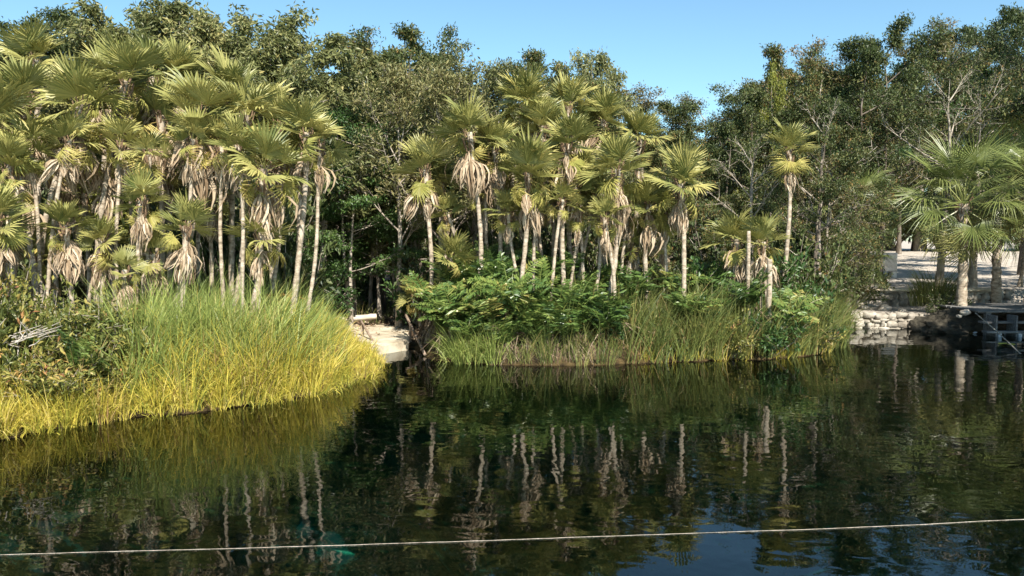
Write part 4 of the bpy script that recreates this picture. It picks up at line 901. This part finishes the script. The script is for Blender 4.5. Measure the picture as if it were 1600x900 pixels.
boulder(1382, 482, 22.4, .16, 'pale boulder on the low terrace behind the sunlit wall', M['stone'])
boulder(1350, 480, 22.6, .1, 'small pale stone left of the boulder on the low terrace', M['stone'])
boulder(1410, 486, 21.9, .1, 'round stone near the right end of the low terrace', M['stone'])
# whitewashed wall with opening, back left of the clearing
def box(acc, x0, x1, y0, y1, z0, z1, a=.5):
    V = [(x, y, z) for z in (z0, z1) for (x, y) in ((x0, y0), (x1, y0), (x1, y1), (x0, y1))]
    acc.add(V, [[0, 1, 5, 4], [1, 2, 6, 5], [2, 3, 7, 6], [3, 0, 4, 7], [4, 5, 6, 7], [3, 2, 1, 0]], a)
def bevel_obj(o, w_=.01):
    b = o.modifiers.new('bevel', 'BEVEL'); b.width = w_; b.segments = 2; return o
Dw = 29.0; xl = at(1362, 430, Dw).x; xr = at(1402, 430, Dw).x; zt = at(1380, 395, Dw).z; zm = at(1380, 424, Dw).z; gb = gzp(xl, Dw)
wr = empty('block_wall', (xl, Dw, gb-.1), 'whitewashed block wall end with a square opening, left of the clearing', 'wall')
ac = Acc(); box(ac, 0, xr-xl, 0, .35, zm-gb+.1, zt-gb+.1); bevel_obj(link('upper_block', ac.mesh('upper block', M['whitewash']), wr), .03)
ac = Acc(); box(ac, 0, (xr-xl)*.36, 0, .35, 0, zm-gb+.098); bevel_obj(link('pier', ac.mesh('pier', M['whitewash']), wr), .03)
ac = Acc(); box(ac, (xr-xl)*.8, xr-xl, .02, .35, 0, zm-gb+.098); bevel_obj(link('pier', ac.mesh('pier', M['whitewash']), wr), .03)
# dock
dz = .60; xa = at(1527, 485, 19.4).x; dr_ = empty('wooden_dock', (xa, 19.3, 0), 'grey plank dock with open steps at the right edge', 'dock')
xb = 5.5
for i in range(15):
    ac = Acc(); box(ac, rng.uniform(-.05, .03), xb, i*.158, i*.158+.150, dz-.045, dz + rng.uniform(-.004, .004)); bevel_obj(link('plank', ac.mesh('deck plank', M['plank']), dr_), .006)
for k_, (zz, yy) in enumerate([(.36, -.12), (.14, -.24)]):
    ac = Acc(); box(ac, -.05+.03*k_, xb, yy-.12, yy+.1, zz-.05, zz); bevel_obj(link('step', ac.mesh('step board', M['plank']), dr_), .006)
for xx, yy in [(.25, .05), (1.9, .05), (3.8, .05), (.25, 2.1), (1.9, 2.1), (3.8, 2.1)]:
    ac = Acc(); box(ac, xx-.06, xx+.06, yy, yy+.12, -3.2, dz-.047); bevel_obj(link('post', ac.mesh('dock post', M['plank']), dr_), .01)
for xx in (.3, .78):
    ac = Acc(); box(ac, xx-.04, xx+.04, -.36, -.28, -1.8, .087); bevel_obj(link('post', ac.mesh('step post', M['steel']), dr_), .01)
    ac = Acc(); box(ac, xx-.1, xx-.06, -.34, .04, .0, dz-.09); bevel_obj(link('side_board', ac.mesh('side board', M['plank']), dr_), .006)
# concrete block with three cells lying on the deck
p = on(1567, 471, dz); bw = .44; bh = .15
cb = empty('concrete_block', (p.x, 21.1, dz+.006), 'pale hollow concrete block with three cells standing on the dock', 'block')
ac = Acc(); t_ = .03
box(ac, 0, bw, 0, .16, 0, t_); box(ac, 0, bw, 0, .16, bh-t_, bh)
for i in range(4): x0 = (bw-t_)*i/3; box(ac, x0, x0+t_, .002, .158, t_, bh-t_)
link('block_shell', ac.mesh('block shell', M['concrete']), cb)
# things floating and ropes
def rope(name, pts, r, label, sag=0, n=120):
    P = np.array([list(p) for p in pts], float); t0 = np.linspace(0, 1, len(P)); t = np.linspace(0, 1, n)
    PP = np.stack([np.interp(t, t0, P[:, j]) for j in range(3)], 1); PP[:, 2] -= sag*np.sin(math.pi*t)
    PP[1:-1] += np.cumsum(rng.normal(0, .0012, (n-2, 3)), 0)*np.array([.2, 1, .15])
    acc = Acc(); tube(acc, PP, r, 6); return tag(link(name, acc.mesh(name, M['rope'], True)), label, 'rope')
zr = .004
rope('rope', [on(-500, 880, zr), on(0, 866, zr), on(250, 860, zr), on(500, 852.5, zr), on(750, 845, zr), on(1000, 835.5, zr), on(1300, 825, zr), on(1600, 811, zr), on(2100, 788, zr)], .0021, 'long pale rope stretched across the water in the foreground', n=260)
rope('mooring_rope', [at(1524, 489, 19.3), at(1560, 518, 17.6), at(1600, 556, 16), at(1660, 615, 14)], .013, 'white mooring rope running down from the corner of the dock', .03, 60)
for px, py, rz, lb in [(1561, 538, .3, 'yellow leaf floating on the water, the left of two by the mooring rope'), (1580, 540, 1.0, 'yellow leaf floating on the water where the mooring rope crosses it')]:
    acc = Acc(); pts = [(0, 0, .0), (.05, .05, .02), (.13, .045, .012), (.2, 0, .03), (.13, -.05, .02), (.05, -.045, .015)]
    acc.add([pts[0], pts[1], pts[2], pts[3], pts[4], pts[5], (.09, 0, .004)], [[0, 5, 6, 1], [1, 6, 3, 2], [5, 4, 3, 6]], .6)
    o = link('floating_leaf', acc.mesh('floating leaf', M['yleaf'])); o.location = on(px, py, .012); o.rotation_euler = (0, 0, rz); o.scale = (1.1, 1.6, 1); tag(o, lb, 'leaf')
for px, py, lb in [(1575, 522, 'small white float under the dock, the middle one'), (1599, 523, 'small white float at the right edge under the dock'), (1524, 520, 'tiny white float at the left corner of the dock')]:
    bm = bmesh.new(); bmesh.ops.create_uvsphere(bm, u_segments=16, v_segments=10, radius=.07)
    for v in bm.verts: v.co.x *= 1.4; v.co.z *= .7
    me = bpy.data.meshes.new('float'); bm.to_mesh(me); bm.free(); me.materials.append(M['steel'])
    for p_ in me.polygons: p_.use_smooth = True
    o = link('float', me); o.location = on(px, py, .02); tag(o, lb, 'float'); 
    if '1524' in str(px): o.scale = (.6, .6, .6)

# render settings
S.render.engine = 'CYCLES'
c = S.cycles; c.max_bounces = 6; c.diffuse_bounces = 2; c.glossy_bounces = 3; c.transparent_max_bounces = 8; c.transmission_bounces = 3
